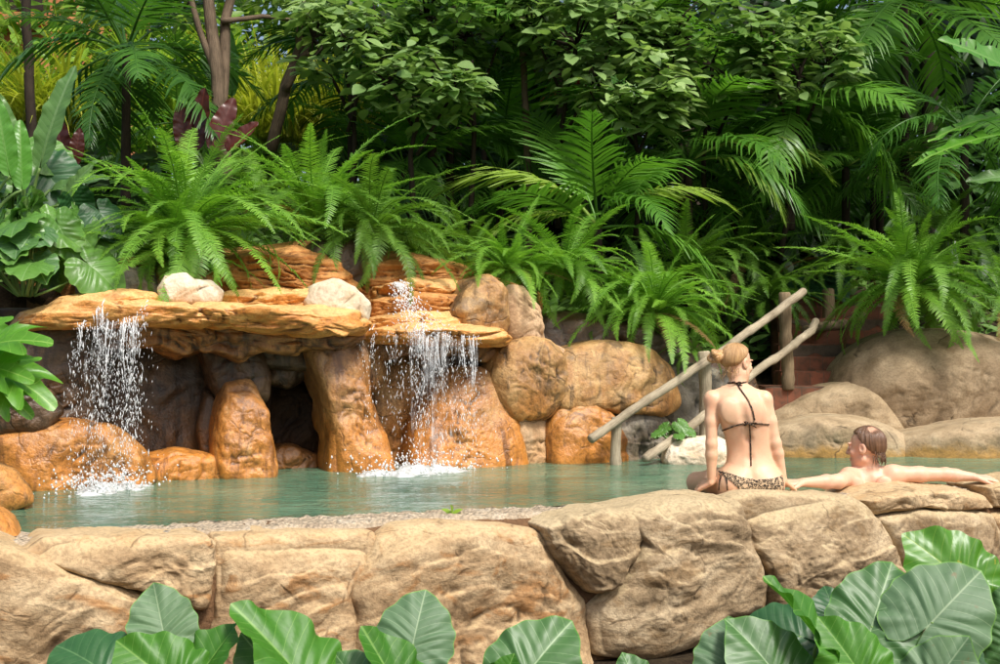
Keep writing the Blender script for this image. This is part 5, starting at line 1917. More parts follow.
palm('dark palm in the upper middle behind the shrub leaves', at(560, 150, 14.4), 1.3, 1.7, 13, 42, mat='palm_dark', up=1.2, low=-.5)


# ------------------------------------------------------------------ single leaves
def heart_leaf(mat, wave=.03, fold=.25, droop=.25, wid=1.0, lobe=1.0, seed=0, name='leaf', cuts=0, curl=0.0):
    """arrow-heart leaf, midrib along +x from the stalk (origin) to the tip (x=1)"""
    nt, nr = 96, 12
    rs = np.random.RandomState(seed)
    a = np.linspace(-PI, PI, nt, endpoint=False)
    key_a = np.array([0, .12, .3, .6, .95, 1.3, 1.7, 2.1, 2.45, 2.75, 2.95, 3.08, PI])
    key_r = np.array([1.0, .935, .86, .765, .69, .64, .615, .615 * lobe, .62 * lobe, .57 * lobe, .43 * lobe, .2, .1])
    rad = np.interp(np.abs(a), key_a, key_r)
    if cuts:
        rad = rad * (1 + .24 * np.cos(np.abs(a) * cuts * 2) * np.clip(np.abs(a) * 3, 0, 1))
    rad *= 1 + .025 * np.sin(a * 13 + rs.uniform(0, 6)) * np.clip(np.abs(a) * 2, 0, 1)
    V, UV, var = [(0, 0, 0)], [(0, 0)], [.5]
    p1, p2 = rs.uniform(0, 6, 2)
    for j in range(1, nr + 1):
        s = j / nr
        for i in range(nt):
            x, y = rad[i] * s * math.cos(a[i]), rad[i] * s * math.sin(a[i]) * wid
            e = s ** 3
            z = fold * abs(y) - .25 * fold * y * y * 3 - droop * (max(0, x) ** 2) * .6 - .12 * droop * (abs(y) * 2) ** 2 - curl * max(0, abs(y) - .2) ** 2 * 3
            z += wave * e * (math.sin(a[i] * 9 + p1) + .6 * math.sin(a[i] * 15 + p2))
            z += .012 * math.cos((x - .6 * abs(y)) * 40) * min(1, abs(y) * 6) * (1 - e)
            V.append((x, y, z))
            UV.append((x, y))
            var.append(.5 if j < nr else 1.0)
    f = [(0, 1 + i, 1 + (i + 1) % nt) for i in range(nt)]
    for j in range(nr - 1):
        for i in range(nt):
            i2 = (i + 1) % nt
            f.append((1 + j * nt + i, 1 + (j + 1) * nt + i, 1 + (j + 1) * nt + i2, 1 + j * nt + i2))
    return mesh_from(name, V, f, mat, True, var, UV)


def blade_leaf(mat, w=.13, droop=.5, wave=.02, tears=0, seed=0, fold=.2, name='leaf', tipw=.5):
    """long blade: banana, ginger, cordyline; length 1 along +x"""
    rs = np.random.RandomState(seed)
    n, m = 60, 4
    V, UV, F, var = [], [], [], []
    P, T = arc(n, droop)
    tear = {s: set(rs.choice(np.arange(8, n - 4), tears, replace=False)) if tears else set() for s in (-1, 1)}
    for i in range(n + 1):
        u = i / n
        ww = w * (math.sin(PI * min(1, u ** .75 * .985 + .012)) ** tipw)
        for j in range(-m, m + 1):
            q = j / m
            y = q * ww
            z = fold * abs(y) + wave * q * q * (math.sin(u * 26 + seed) + .5 * math.sin(u * 47 + seed + (q > 0)))
            a = T[i]
            V.append((P[i][0] - math.sin(a) * z, y, P[i][1] + math.cos(a) * z))
            UV.append((u, y))
            var.append(.45 + .1 * abs(q))
    V = np.array(V)
    k = 2 * m + 1
    for i in range(n):
        for j in range(2 * m):
            s = -1 if j < m else 1
            edge = (m - j) if j < m else (j - m + 1)
            if i in tear[s] and edge > 1:
                continue
            F.append((i * k + j, (i + 1) * k + j, (i + 1) * k + j + 1, i * k + j + 1))
    mb = MB()
    mb.add(V, F, np.array(var), UV)
    mb.tube([(P[i][0], 0, P[i][1] - .004) for i in range(0, n + 1, 6)], list(np.linspace(.012, .003, len(range(0, n + 1, 6)))), 5, var=.9)
    return mb.mesh(name, mat)


def aim(a, tip, normal):
    """matrix that puts the leaf's stalk at a, its tip at tip, its face towards normal"""
    x = Vector(tip) - Vector(a)
    L = x.length
    x.normalize()
    z = Vector(normal) - x * Vector(normal).dot(x)
    z.normalize()
    y = z.cross(x)
    m = Matrix((x, y, z)).transposed().to_4x4()
    return Matrix.Translation(a) @ m @ Matrix.Scale(L, 4)


def leaf_with_stalk(root, me, a, tip, normal, foot, r=.008, label=None):
    base = Vector(root.location)
    m4 = aim(Vector(a) - base, Vector(tip) - base, normal)
    lf = place(me, 'leaf', root, m4)
    if label:
        lf['label'] = label
    mb = MB()
    A, B = np.array(foot, dtype=float), np.array(a, dtype=float)
    back_ = -np.array(Vector(normal).normalized()) * .16 * np.linalg.norm(B - A)
    mid_ = A + (B - A) * .62 + back_
    pts = [(1 - t) ** 2 * A + 2 * t * (1 - t) * mid_ + t * t * B for t in np.linspace(0, 1, 10)]
    inv = np.array(m4.inverted())
    pts = [(inv @ np.append(p - np.array(base), 1))[:3] for p in pts]
    L = (Vector(tip) - Vector(a)).length
    mb.tube(pts, list(np.linspace(r * 1.3, r * .7, 10) / L), 7)
    mb.build('stalk', M['stalk'], lf)
    return lf


HL = {}


def HLm(mat, k):
    if (mat, k) not in HL:
        HL[(mat, k)] = heart_leaf(M[mat], wave=(.04, .048, .032, .05)[k], fold=(.22, .3, .12, .55)[k], droop=(.3, .15, .4, .2)[k], wid=(1.0, .92, 1.08, .8)[k], seed=k * 7 + len(mat), curl=(.0, .2, .1, .0)[k])
    return HL[(mat, k)]


GE = 'big leaved plants in front of the near wall'
# foreground plants: (material, shape, stalk px, py, Y, tip px, py, Y, face normal)
FG = [
    ('low plant at the bottom left with one big pale heart leaf and glossy darker ones', (172, 700, 5.0), [
        ('pale_taro', 0, (164, 634, 5.0), (152, 579, 5.08), (.1, -1, .55)),
        ('dark_taro', 2, (104, 672, 4.9), (52, 634, 5.0), (-.2, -.6, .9)),
        ('bright_taro', 1, (176, 688, 4.7), (106, 630, 4.75), (.3, -1, .55)),
        ('bright_taro', 3, (196, 682, 4.75), (235, 620, 4.8), (-.6, -.8, .4)),
    ]),
    ('low plant at the bottom left showing a narrow folded leaf beside a pale one', (285, 720, 4.9), [
        ('bright_taro', 3, (306, 684, 4.75), (236, 598, 4.8), (.75, -.35, .25)),
        ('pale_taro', 1, (282, 684, 4.8), (240, 630, 4.85), (.2, -1, .6)),
        ('mid_taro', 2, (362, 690, 4.8), (332, 650, 4.85), (-.1, -1, .5)),
    ]),
    ('single plant at the bottom middle with one upright pale heart leaf', (414, 740, 4.95), [
        ('pale_taro', 2, (413, 644, 4.95), (426, 584, 5.05), (.02, -1, .35)),
        ('bright_taro', 3, (402, 700, 4.8), (366, 624, 4.8), (.8, -.5, .2)),
    ]),
    ('low plant at the bottom middle with a veined leaf lying towards the right', (535, 730, 4.9), [
        ('mid_taro', 0, (526, 676, 4.85), (572, 614, 4.95), (-.15, -1, .6)),
        ('bright_taro', 1, (500, 690, 4.75), (516, 648, 4.75), (.1, -1, .7)),
        ('mid_taro', 1, (640, 690, 4.9), (622, 651, 4.95), (.1, -1, .5)),
    ]),
    ('leafy plant at the lower right with wide pale leaves, leftmost of the right hand clump', (755, 740, 5.0), [
        ('pale_taro', 0, (728, 668, 4.9), (728, 612, 5.0), (-.25, -1, .55)),
        ('mid_taro', 0, (776, 674, 4.85), (730, 614, 4.9), (.3, -1, .5)),
        ('dark_taro', 2, (800, 636, 5.15), (742, 612, 5.25), (.1, -.9, .7)),
        ('dark_taro', 1, (780, 668, 5.1), (830, 640, 5.2), (.0, -.9, .7)),
    ]),
    ('leafy plant at the lower right, its bright leaf before a dark veined one', (850, 740, 5.05), [
        ('bright_taro', 1, (862, 676, 4.75), (814, 606, 4.8), (.15, -1, .45)),
        ('bright_taro', 3, (818, 640, 4.9), (768, 572, 5.0), (.85, -.35, .25)),
        ('dark_taro', 0, (838, 624, 5.2), (826, 582, 5.3), (.1, -.9, .6)),
        ('mid_taro', 0, (872, 626, 5.0), (894, 556, 5.1), (-.25, -1, .3)),
    ]),
    ('leafy plant at the lower right edge with a yellowing leaf over a wide pale one', (960, 740, 5.1), [
        ('yellow_taro', 0, (962, 580, 5.2), (905, 530, 5.25), (.15, -1, .35)),
        ('pale_taro', 2, (932, 622, 4.95), (986, 564, 5.0), (-.1, -1, .55)),
        ('pale_taro', 1, (930, 690, 4.85), (970, 634, 4.85), (-.2, -1, .7)),
        ('mid_taro', 1, (1010, 640, 4.95), (1000, 584, 5.0), (-.6, -.8, .4)),
        ('dark_taro', 1, (960, 655, 5.2), (1010, 640, 5.2), (.0, -.8, .8)),
        ('mid_taro', 2, (905, 690, 5.1), (884, 640, 5.15), (.1, -1, .6)),
    ]),
]
for lab, (bx, by, bY), leaves in FG:
    b = at(bx, by, bY + .1)
    b.z = -.75
    root = empty('taro_plant', b, lab, 'plant', GE)
    for mat, k, a, tp, nrm in leaves:
        A, T_ = at(*a), at(*tp)
        if mat in ('pale_taro', 'mid_taro', 'dark_taro', 'yellow_taro', 'bright_taro') and k != 3:
            T_ = A + (T_ - A) * (.86 if mat == 'bright_taro' else .98)
        leaf_with_stalk(root, HLm(mat, k), A, T_, nrm, (b.x + (A.x - b.x) * .3, b.y, b.z), .009)


def taro(label, base, n, hgt, L, seed, mats=('taro',), spread=.5, name='taro_plant', group='big leaved plants round the far side', face=(-.1, -.7, .8), azr=PI):
    rs = random.Random(seed)
    root = empty(name, base, label, 'plant', group)
    base = Vector(base)
    for i in range(n):
        u = (i + .5) / n
        az = -PI / 2 + (rs.uniform(-1, 1) * azr)
        r = spread * math.sqrt(u) * rs.uniform(.6, 1.15)
        h_ = hgt * (1 - .65 * u) * rs.uniform(.8, 1.1)
        a = base + Vector((r * math.cos(az), r * math.sin(az) * .7, h_))
        l_ = L * rs.uniform(.7, 1.1)
        out = Vector((math.cos(az), math.sin(az), 0))
        tip = a + (out * .75 + Vector((rs.uniform(-.4, .4), -.15, -rs.uniform(.25, .8)))).normalized() * l_
        nn_ = Vector(face) + out * .3 + Vector((rs.uniform(-.3, .3), rs.uniform(-.3, .1), 0))
        leaf_with_stalk(root, HLm(rs.choice(mats), rs.choice((0, 1, 2))), a, tip, nn_, base + out * .05, .007)
    return root


taro('broad leaved clump crowding the left edge above the dark rock', at(26, 296, 8.55), 30, .6, .29, 1, ('taro', 'mid_taro', 'taro'), .42)
taro('smaller heart leaved clump beside the huge fern at the left', at(74, 262, 9.1), 13, .42, .23, 2, ('taro', 'dark_taro'), .3)
taro('dark leaved clump deep at the left edge behind the broad leaved one', at(8, 235, 9.6), 14, .7, .34, 3, ('dark_taro', 'taro'), .5)
taro('little leafy clump on the ledge under the huge fern', at(196, 276, 9.15), 12, .12, .075, 4, ('bright_taro',), .2)
taro('small bright leafed plant on the bank between the rail posts', at(676, 440, 9.95), 11, .12, .085, 5, ('taro',), .16)
taro('dark leafy plant behind the brick steps', at(815, 310, 13.6), 14, .5, .25, 6, ('dark_taro',), .45)

# the bright cut-leaved plant that leans in from the left edge
b = at(-30, 430, 7.2)
root = empty('cut_leaf_plant', b, 'bright cut leaved plant leaning in at the left edge beside the waterfall', 'plant')
cutm = heart_leaf(M['cut'], .05, .35, .5, .8, .9, 5, cuts=5)
for a, tp, nn_ in [((-8, 345, 7.1), (50, 326, 7.0), (.1, -.6, .9)), ((-14, 366, 7.15), (30, 372, 7.0), (-.2, -.8, .6)), ((0, 372, 7.2), (60, 394, 7.05), (.2, -.6, .8)),
                   ((-4, 388, 7.2), (34, 412, 7.1), (.1, -.8, .6)), ((-20, 330, 7.3), (18, 356, 7.15), (0, -.8, .7))]:
    leaf_with_stalk(root, cutm, at(*a), at(*a) + (at(*tp) - at(*a)) * .88, nn_, b, .006)


def blades(label, base, leaves, name, cat, w=.13, mat='banana', tears=0, group=None, droop=.5, seed=0, stem=None):
    """leaves: (stalk, tip, normal) in picture rows and distance"""
    root = empty(name, base, label, cat, group)
    for i, (a, tp, nn_) in enumerate(leaves):
        me = blade_leaf(M[mat], w, droop, .012, tears, seed + i, tipw=.55)
        a3, t3 = at(*a), at(*tp)
        P, _ = arc(60, droop)
        ch = math.hypot(*P[-1])
        m = aim(a3 - Vector(base), t3 - Vector(base), nn_) @ Matrix.Scale(1 / ch, 4) @ Matrix.Rotation(math.atan2(P[-1][1], P[-1][0]), 4, 'Y')
        lf = place(me, 'leaf', root, m)
        mb = MB()
        A, B = np.array(base), np.array(a3)
        inv = np.array(m.inverted())
        pts = [A + (B - A) * t + np.array((0, 0, .15 * math.sin(PI * t) * np.linalg.norm(B - A))) for t in np.linspace(0, 1, 8)]
        pts = [(inv @ np.append(p - A, 1))[:3] for p in pts]
        mb.tube(pts, list(np.linspace(.018, .009, 8) / (t3 - a3).length), 7)
        mb.build('stalk', M['stalk'], lf)
    return root


blades('banana plant at the left edge with one long dull green leaf pointing up', at(28, 232, 9.3),
       [((40, 168, 9.2), (76, 66, 9.3), (-.3, -1, .3)), ((20, 170, 9.1), (-4, 92, 9.1), (.4, -1, .2)), ((14, 150, 9.3), (-30, 70, 9.6), (.3, -1, .4)),
        ((60, 205, 9.3), (98, 160, 9.2), (-.2, -1, .6)), ((50, 190, 9.5), (110, 178, 9.4), (0, -.8, .8))], 'banana_plant', 'plant', .135, 'banana_grey', 0, droop=.35)
blades('bright banana leaf reaching in at the left edge', at(-20, 240, 8.6),
       [((10, 176, 8.5), (-4, 96, 8.5), (.2, -1, .3)), ((22, 190, 8.6), (20, 120, 8.7), (.2, -1, .2))], 'banana_plant', 'plant', .15, 'banana', 0, droop=.3, seed=7)
blades('maroon leaved plant at the foot of the mottled tree', at(206, 170, 11.6),
       [((196, 150, 11.6), (205, 88, 11.6), (-.3, -1, .2)), ((212, 150, 11.5), (234, 98, 11.6), (.2, -1, .2)), ((186, 150, 11.6), (180, 102, 11.6), (0, -1, .2)),
        ((226, 150, 11.5), (258, 122, 11.5), (0, -1, .5))], 'cordyline', 'plant', .2, 'maroon', 0, droop=.2, seed=20)
blades('maroon leaved plant at the left behind the banana leaf', at(70, 190, 10.4),
       [((66, 170, 10.4), (55, 112, 10.4), (0, -1, .2)), ((74, 165, 10.3), (80, 128, 10.3), (.3, -1, .2)), ((58, 172, 10.5), (30, 140, 10.5), (0, -1, .5))], 'cordyline', 'plant', .2, 'maroon', 0, droop=.25, seed=25)
blades('upright paddle leaf right of the mottled trunk', at(232, 140, 13.2),
       [((232, 96, 13.2), (230, 30, 13.2), (.3, -1, .1)), ((222, 96, 13.3), (200, 44, 13.5), (.1, -1, .4))], 'paddle_plant', 'plant', .11, 'banana', 0, droop=.15, seed=28)
blades('bright torn banana leaf reaching in at the upper right edge', at(1052, 300, 10.6),
       [((1040, 92, 10.5), (938, 40, 10.3), (-.05, -.75, .75))], 'banana_plant', 'plant', .155, 'banana', 7, droop=.45, seed=33)
blades('pale torn leaves pointing left at the right edge, below the bright banana leaf', at(1056, 320, 10.8),
       [((1030, 132, 10.6), (912, 166, 10.4), (0, -.45, 1)), ((1036, 112, 10.7), (928, 142, 10.5), (0, -.5, 1))], 'banana_plant', 'plant', .085, 'cut', 6, droop=.5, seed=36)
blades('smooth mid green leaf pointing left at the right edge', at(1060, 330, 10.9),
       [((1050, 178, 10.7), (966, 182, 10.6), (0, -.7, .8)), ((1060, 215, 10.8), (1000, 225, 10.6), (0, -.7, .8))], 'banana_plant', 'plant', .14, 'banana_grey', 0, droop=.4, seed=39)


# ------------------------------------------------------------------ strap-leaved clumps, shrubs, trees
def straps(label, base, n, L, w, seed, mat='yellow', name='strap_leaf_clump', up=1.45, low=.5, bendr=(.5, 1.8), group='yellow striped clumps at the back'):
    rs = np.random.RandomState(seed)
    root = empty(name, base, label, 'plant', group)
    mb = MB()
    for i in range(n):
        az = i * 2.39996
        el = up - (up - low) * rs.rand()
        P, T = arc(8, rs.uniform(*bendr), el)
        l_ = L * rs.uniform(.6, 1.1)
        ca, sa = math.cos(az), math.sin(az)
        vs = []
        c0 = rs.normal(0, .12 * L, 2)
        for k, p in enumerate(P):
            ww = w * (1 - (k / 8) ** 2.5) + .001
            vs += [(c0[0] + p[0] * l_ * ca - sa * ww, c0[1] + p[0] * l_ * sa + ca * ww, p[1] * l_), (c0[0] + p[0] * l_ * ca + sa * ww, c0[1] + p[0] * l_ * sa - ca * ww, p[1] * l_)]
        mb.add(vs, [(2 * k, 2 * k + 1, 2 * k + 3, 2 * k + 2) for k in range(8)], np.clip(rs.normal(.5, .25), 0, 1))
    mb.build('foliage', M[mat], root)
    return root


straps('yellow green striped clump at the back beside the left palm', at(48, 130, 15.5), 420, 1.5, .016, 1)
straps('yellow striped clump at the back between the two trunks', at(272, 140, 15.5), 460, 1.5, .015, 2, up=1.5, low=.7)
straps('lime clump at the back left of the mottled tree', at(160, 120, 16.0), 320, 1.6, .018, 3, mat='lime')
straps('yellow striped clump at the far back under the gap of sky', at(240, 130, 17.0), 300, 1.7, .018, 4)
straps('yellow striped clump at the far left back', at(0, 120, 16.5), 260, 1.5, .018, 5, mat='lime')
straps('striped clump at the back right of the leaning trunk', at(330, 130, 16.0), 240, 1.4, .016, 6)
straps('bright clump seen through the leaves in the upper middle', at(585, 130, 17.0), 260, 1.5, .02, 7, mat='lime')
straps('pale clump in the dim gap behind the long dark fronds', at(735, 250, 16.5), 180, 1.1, .016, 8, mat='lime')


def oval_leaf(l, w, rs, droop=.25):
    u = (0, .12, .3, .52, .74, .9, 1.0)
    ws = (.0, .62, .95, 1.0, .68, .3, 0)
    cv = rs.uniform(.2, 1.0) * droop
    sd_ = rs.normal(0, .12)
    v = []
    for a, b in zip(u, ws):
        z = -cv * a * a * l * .8
        y0 = sd_ * a * a * l
        v += [(a * l, y0 + b * w, z + .22 * b * w), (a * l, y0, z), (a * l, y0 - b * w, z + .22 * b * w)]
    v = np.array(v)
    f = []
    for k in range(6):
        f += [(3 * k, 3 * k + 1, 3 * k + 4, 3 * k + 3), (3 * k + 1, 3 * k + 2, 3 * k + 5, 3 * k + 4)]
    return v, f


def add_leaf(mb, p, dirn, nrm, l, w, rs, var, droop=.25):
    x = np.array(dirn, dtype=float)
    x /= np.linalg.norm(x)
    z = np.array(nrm, dtype=float)
    z -= x * z.dot(x)
    z /= np.linalg.norm(z) + 1e-9
    y = np.cross(z, x)
    v, f = oval_leaf(l, w, rs, droop)
    mb.add(v[:, :1] * x + v[:, 1:2] * y + v[:, 2:] * z + p, f, var)


def tree(label, base, trunks, crown, leaf, seed, mat, bark, name='tree', cat='tree', group=None, cluster=13, ratio=.42, flat=.35, up=.5, tipsub=26):
    """trunks: list of [(points), r0, r1]; crown: list of (centre, radius xyz, twigs)"""
    rs = np.random.RandomState(seed)
    base = np.array(base)
    root = empty(name, base, label, cat, group)
    tb = MB()
    ends = []
    for pts, r0_, r1_ in trunks:
        P = [np.array(p) - base for p in pts]
        dn = []
        for i in range(len(P) - 1):
            for k in range(6):
                dn.append(P[i] + (P[i + 1] - P[i]) * k / 6)
        dn.append(P[-1])
        dn = np.array(dn)
        dn = dn + .02 * np.stack([fbm(dn * 2, 2, seed + q) for q in range(3)], 1)
        tb.tube(dn, list(np.linspace(r0_, r1_, len(dn))), 9, wob=.15, seed=seed)
        ends.append(dn[-1])
    cb = MB()
    for (c, r, n) in crown:
        c = np.array(c) - base
        r = np.array(r)
        for _ in range(n):
            d = rs.normal(size=3)
            d /= np.linalg.norm(d)
            q = c + d * r * rs.uniform(.45, 1.0) ** .6
            st = min(ends, key=lambda e: np.linalg.norm(e - q)) if ends else c
            if rs.rand() < .55:
                mid_ = (st + q) / 2 + rs.normal(0, .06, 3) + (0, 0, .05)
                tb.tube([st, mid_, q], [.014, .009, .004], 5)
            for k in range(cluster):
                an = k * 2.39996 + rs.uniform(-.4, .4)
                out = np.array((math.cos(an), math.sin(an), rs.uniform(-.35, .35)))
                p = q + out * leaf * rs.uniform(.1, .9) + np.array((0, 0, rs.normal(0, leaf * flat)))
                nr_ = np.array((rs.normal(0, .35), rs.normal(-.25, .35), 1.0))
                l_ = leaf * rs.uniform(.7, 1.2)
                add_leaf(cb, p, out + (0, 0, -.2), nr_, l_, l_ * ratio * .5 * rs.uniform(.85, 1.15), rs, float(np.clip(rs.normal(.5, .25), 0, 1)))
    tb.build('trunk', bark, root)
    if cb.n:
        cb.build('crown', mat, root)
    return root


GT = 'trees and tall shrubs behind the pool'
A_ = lambda *q: np.array(at(*q))
tree('mottled twin stemmed tree at the upper left', A_(222, 175, 11.9),
     [([A_(222, 180, 11.9), A_(220, 110, 11.9), A_(213, 40, 11.95), A_(208, -20, 12)], .075, .05), ([A_(226, 180, 11.95), A_(222, 90, 12), A_(226, 20, 12.1), A_(240, -40, 12.2)], .06, .04),
      ([A_(214, 70, 11.95), A_(200, 30, 11.9), A_(188, -20, 11.9)], .035, .025), ([A_(222, 22, 12), A_(262, 16, 12.1), A_(300, 20, 12.2)], .03, .015)],
     [((A_(205, -75, 12.3)), (1.0, .7, .4), 40), (A_(290, 2, 12.6), (.4, .3, .14), 10), (A_(180, 6, 12.6), (.3, .3, .12), 7)], .15, 50, M['broad'], M['bark'], group=GT)
tree('bare leaning trunk that forks at the upper left middle', A_(275, 150, 12.8),
     [([A_(272, 150, 12.8), A_(285, 85, 12.8), A_(301, 45, 12.8), A_(300, 0, 12.8), A_(305, -40, 12.9)], .06, .04), ([A_(284, 90, 12.75), A_(305, 52, 12.7), A_(318, 20, 12.7)], .04, .022), ([A_(305, 54, 12.7), A_(332, 44, 12.7)], .022, .012)],
     [(A_(325, -50, 13.0), (.9, .7, .4), 40)], .15, 51, M['broad_dark'], M['bark'], group=GT)
SH = [
    ('shrub with pale oval leaves over the upper left middle', (345, 120, 12.0), (345, 40, 12.0), (.55, .5, .42), 44, .165, 'broad'),
    ('leafy shrub branch with pale leaves hanging above the dim palm', (412, 120, 11.6), (420, 85, 11.6), (.6, .4, .33), 44, .16, 'broad'),
    ('leafy tree with oval leaves at the top, just left of the middle', (470, 130, 12.2), (465, 20, 12.2), (.75, .6, .4), 66, .165, 'broad_dark'),
    ('leafy tree with pale leaves at the top of the middle', (560, 130, 12.3), (575, 30, 12.2), (.8, .6, .45), 70, .165, 'broad'),
    ('leafy shrub with dense grey green leaves above the long dark fronds', (640, 140, 12.2), (632, 88, 12.1), (.62, .5, .4), 62, .165, 'broad'),
    ('leafy tree with small dull leaves at the top, right of the middle', (715, 150, 12.6), (712, 50, 12.5), (.85, .6, .5), 78, .155, 'broad_dark'),
    ('leafy shrub with drooping dull leaves under the top right palm', (790, 160, 12.4), (800, 60, 12.3), (.6, .5, .45), 52, .165, 'broad'),
]
for i, (lab, b_, c_, r_, n_, lf, mt) in enumerate(SH):
    b3 = A_(*b_)
    b3[2] -= .9
    b3[1] += .4
    c3 = A_(*c_)
    tree(lab, b3, [([b3, (b3 + c3) / 2 + (.06 * (-1) ** i, .05, 0), c3 - (0, 0, .15)], .03, .016), ([(b3 + c3) / 2, c3 + (r_[0] * .5, 0, -.05)], .018, .01), ([(b3 + c3) / 2 + (0, 0, .2), c3 + (-r_[0] * .5, -.1, 0)], .018, .01)],
         [(c3, r_, n_)], lf, 60 + i, M[mt], M['bark_dark'], name='shrub', cat='shrub', group=GT, ratio=.6, cluster=11)
tree('slender straight trunk rising behind the arching pale frond', A_(527, 260, 12.6), [([A_(530, 270, 12.6), A_(526, 120, 12.6), A_(521, -30, 12.6)], .042, .03)],
     [(A_(520, -70, 12.9), (1.1, .9, .4), 50)], .17, 80, M['broad_dark'], M['bark'], group=GT)
tree('thin dark trunk at the far left back', A_(32, 150, 14.5), [([A_(32, 160, 14.5), A_(28, 60, 14.5), A_(27, -40, 14.5)], .06, .05)],
     [(A_(20, -110, 14.8), (.8, .6, .3), 16)], .17, 81, M['broad_dark'], M['bark_dark'], group=GT)
for i, (px, Y, lab) in enumerate(((455, 14.2, 'thin pole like trunk in the dark left of the slender straight one'), (482, 14.8, 'second thin pole like trunk in the dark, nearer the slender straight one'), (735, 14.6, 'thin trunk in the dim gap behind the steps'), (872, 14.4, 'dark trunk behind the drooping pale frond at the right'))):
    tree(lab, A_(px, 270, Y), [([A_(px, 280, Y), A_(px + 3, 120, Y), A_(px - 2, -30, Y)], .04, .03)], [(A_(px, -75, Y), (1.3, 1.0, .4), 46)], .18, 90 + i, M['broad_dark'], M['bark_dark'], group=GT)
# tall trees whose crowns close over the planting, above the picture
for i, (x, y, z) in enumerate(((.9, 15.2, 6.8), (2.0, 14.6, 6.3), (4.6, 14.2, 6.0), (.6, 17.5, 7.6), (3.6, 17.6, 7.4), (6.6, 16.2, 6.8))):
    gz = float(groundZ(np.array([x]), np.array([y]))[0])
    tree(('tall tree closing the canopy over the middle of the planting', 'tall tree closing the canopy right of the middle', 'tall tree closing the canopy above the steps', 'tall tree far back over the middle',
          'tall tree far back at the right', 'tall tree at the far right back')[i], (x, y, gz), [([(x, y, gz - .2), (x + .1, y, (gz + z) / 2), (x, y, z)], .12, .06)],
         [((x, y, z + .3), (1.8, 1.5, .6), 62)], .24, 100 + i, M['broad_dark'], M['bark_dark'], group=GT, cluster=12, ratio=.5)

# ------------------------------------------------------------------ foliage nobody could count
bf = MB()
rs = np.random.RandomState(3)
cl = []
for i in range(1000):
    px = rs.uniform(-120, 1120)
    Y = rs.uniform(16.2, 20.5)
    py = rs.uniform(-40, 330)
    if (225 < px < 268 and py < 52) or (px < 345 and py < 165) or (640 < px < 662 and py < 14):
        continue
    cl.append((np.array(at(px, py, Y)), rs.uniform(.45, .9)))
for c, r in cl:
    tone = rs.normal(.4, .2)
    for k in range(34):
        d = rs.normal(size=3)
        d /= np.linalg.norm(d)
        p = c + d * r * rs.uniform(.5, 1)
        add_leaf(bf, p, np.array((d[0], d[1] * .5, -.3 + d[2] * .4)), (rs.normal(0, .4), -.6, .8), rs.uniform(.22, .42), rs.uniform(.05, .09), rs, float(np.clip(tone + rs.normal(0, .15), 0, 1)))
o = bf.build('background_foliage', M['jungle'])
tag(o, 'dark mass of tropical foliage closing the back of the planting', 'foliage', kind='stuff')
lf_ = MB()
for i in range(340):
    px, py, Y = rs.uniform(-120, 380), rs.uniform(-60, 170), rs.uniform(18.5, 21)
    if (222 < px < 264 and -10 < py < 48) or (8 < px < 56 and py < 26):
        continue
    c, r, tone = np.array(at(px, py, Y)), rs.uniform(.4, .8), rs.normal(.5, .25)
    for k in range(30):
        d = rs.normal(size=3)
        d /= np.linalg.norm(d)
        add_leaf(lf_, c + d * r * rs.uniform(.5, 1), np.array((d[0], d[1] * .5, -.3 + d[2] * .4)), (rs.normal(0, .4), -.6, .8), rs.uniform(.18, .36), rs.uniform(.04, .07), rs, float(np.clip(tone + rs.normal(0, .2), 0, 1)))
o = lf_.build('sunlit_foliage', M['lime'])
tag(o, 'sunlit lime green foliage far behind the upper left', 'foliage', kind='stuff')
ug = MB()
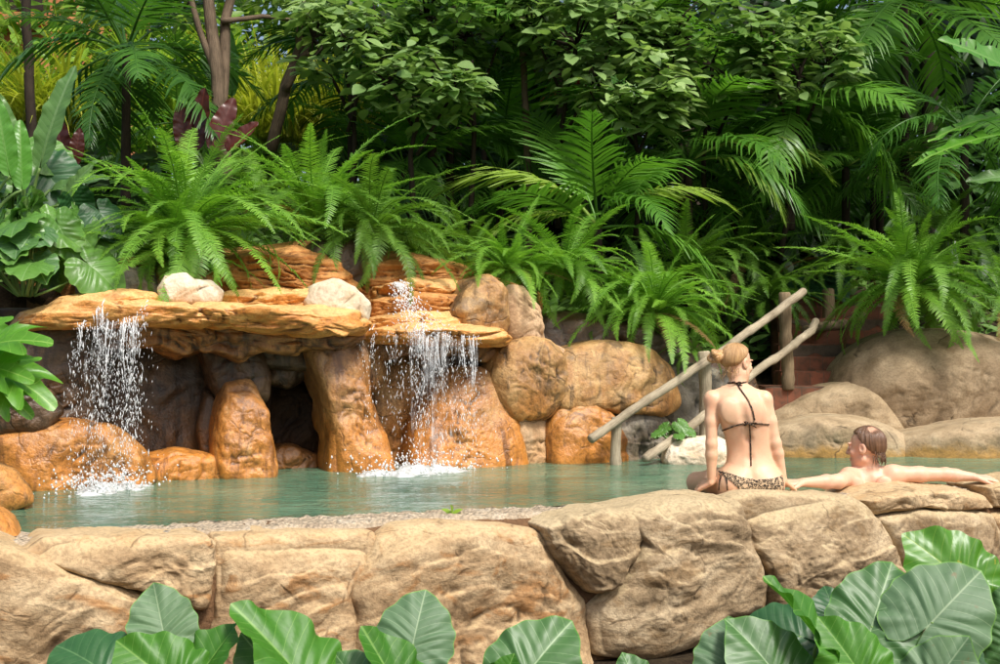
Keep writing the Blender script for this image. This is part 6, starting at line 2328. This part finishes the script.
for i in range(5200):
    px = rs.uniform(-60, 1080)
    d = rs.uniform(1.3, 6.5) ** 1.0
    Y = backY(px) + d + (.9 if px > 740 else 0)
    if 765 < px < 880 and d < 3.2:
        continue
    x = (px - 500) / FPX * Y
    z = float(groundZ(np.array([x]), np.array([Y]))[0])
    an = rs.uniform(0, 2 * PI)
    add_leaf(ug, np.array((x, Y, z + abs(rs.normal(0, .16)))), (math.cos(an), math.sin(an), rs.uniform(.0, .9)), (rs.normal(0, .4), -.4, 1), rs.uniform(.1, .26), rs.uniform(.025, .06), rs, float(np.clip(rs.normal(.45, .25), 0, 1)))
o = ug.build('undergrowth', M['broad_dark'])
tag(o, 'low dark undergrowth between the ferns on the bank', 'undergrowth', kind='stuff')

straps('small red leaved clump glowing through the shrubs in the upper middle', at(588, 96, 15.2), 120, .7, .022, 12, mat='redleaf', group=None)
# a bit of a terracotta house far behind the upper left corner
hb = at(30, 60, 24.5)
house = empty('house', hb, 'terracotta coloured house glimpsed through the leaves at the top left corner', 'house')
for nm, lo, hi, mt in (('wall', (-1.6, 0, -2.5), (1.6, 2.5, 2.6), 'clay'), ('balcony', (-1.7, -.5, .55), (.42, -.02, .75), 'clay'), ('railing', (-1.7, -.5, .8), (.42, -.44, 1.1), 'bark_dark'), ('roof', (-2.0, -.7, 2.63), (2.0, 3.0, 2.85), 'clay')):
    box_obj(nm, lo, hi, M[mt], house)
# ------------------------------------------------------------------ small things
dl = MB()
for a, n_ in ((.2, 0), (.9, 1)):
    add_leaf(dl, np.array((0, 0, .01 * n_)), (math.cos(a), .2, .1), (0, -.6, 1), .11, .025, rs, .5, .6)
o = dl.thing('dry_leaf', 'curled red brown dry leaf lying in the joint below the back of the man', 'leaf', M['dry'])
o.location = at(861, 512, wallY(864) - .02)
gl = MB()
for a in (.3, 1.6, 2.6):
    add_leaf(gl, np.zeros(3), (math.cos(a), -.2, .35), (0, -.6, 1), .06, .018, rs, .8, .3)
o = gl.thing('fallen_leaf', 'little green leaf sprig lying on the pool rim near the middle', 'leaf', M['lime'])
o.location = at(452, 514, 6.85)
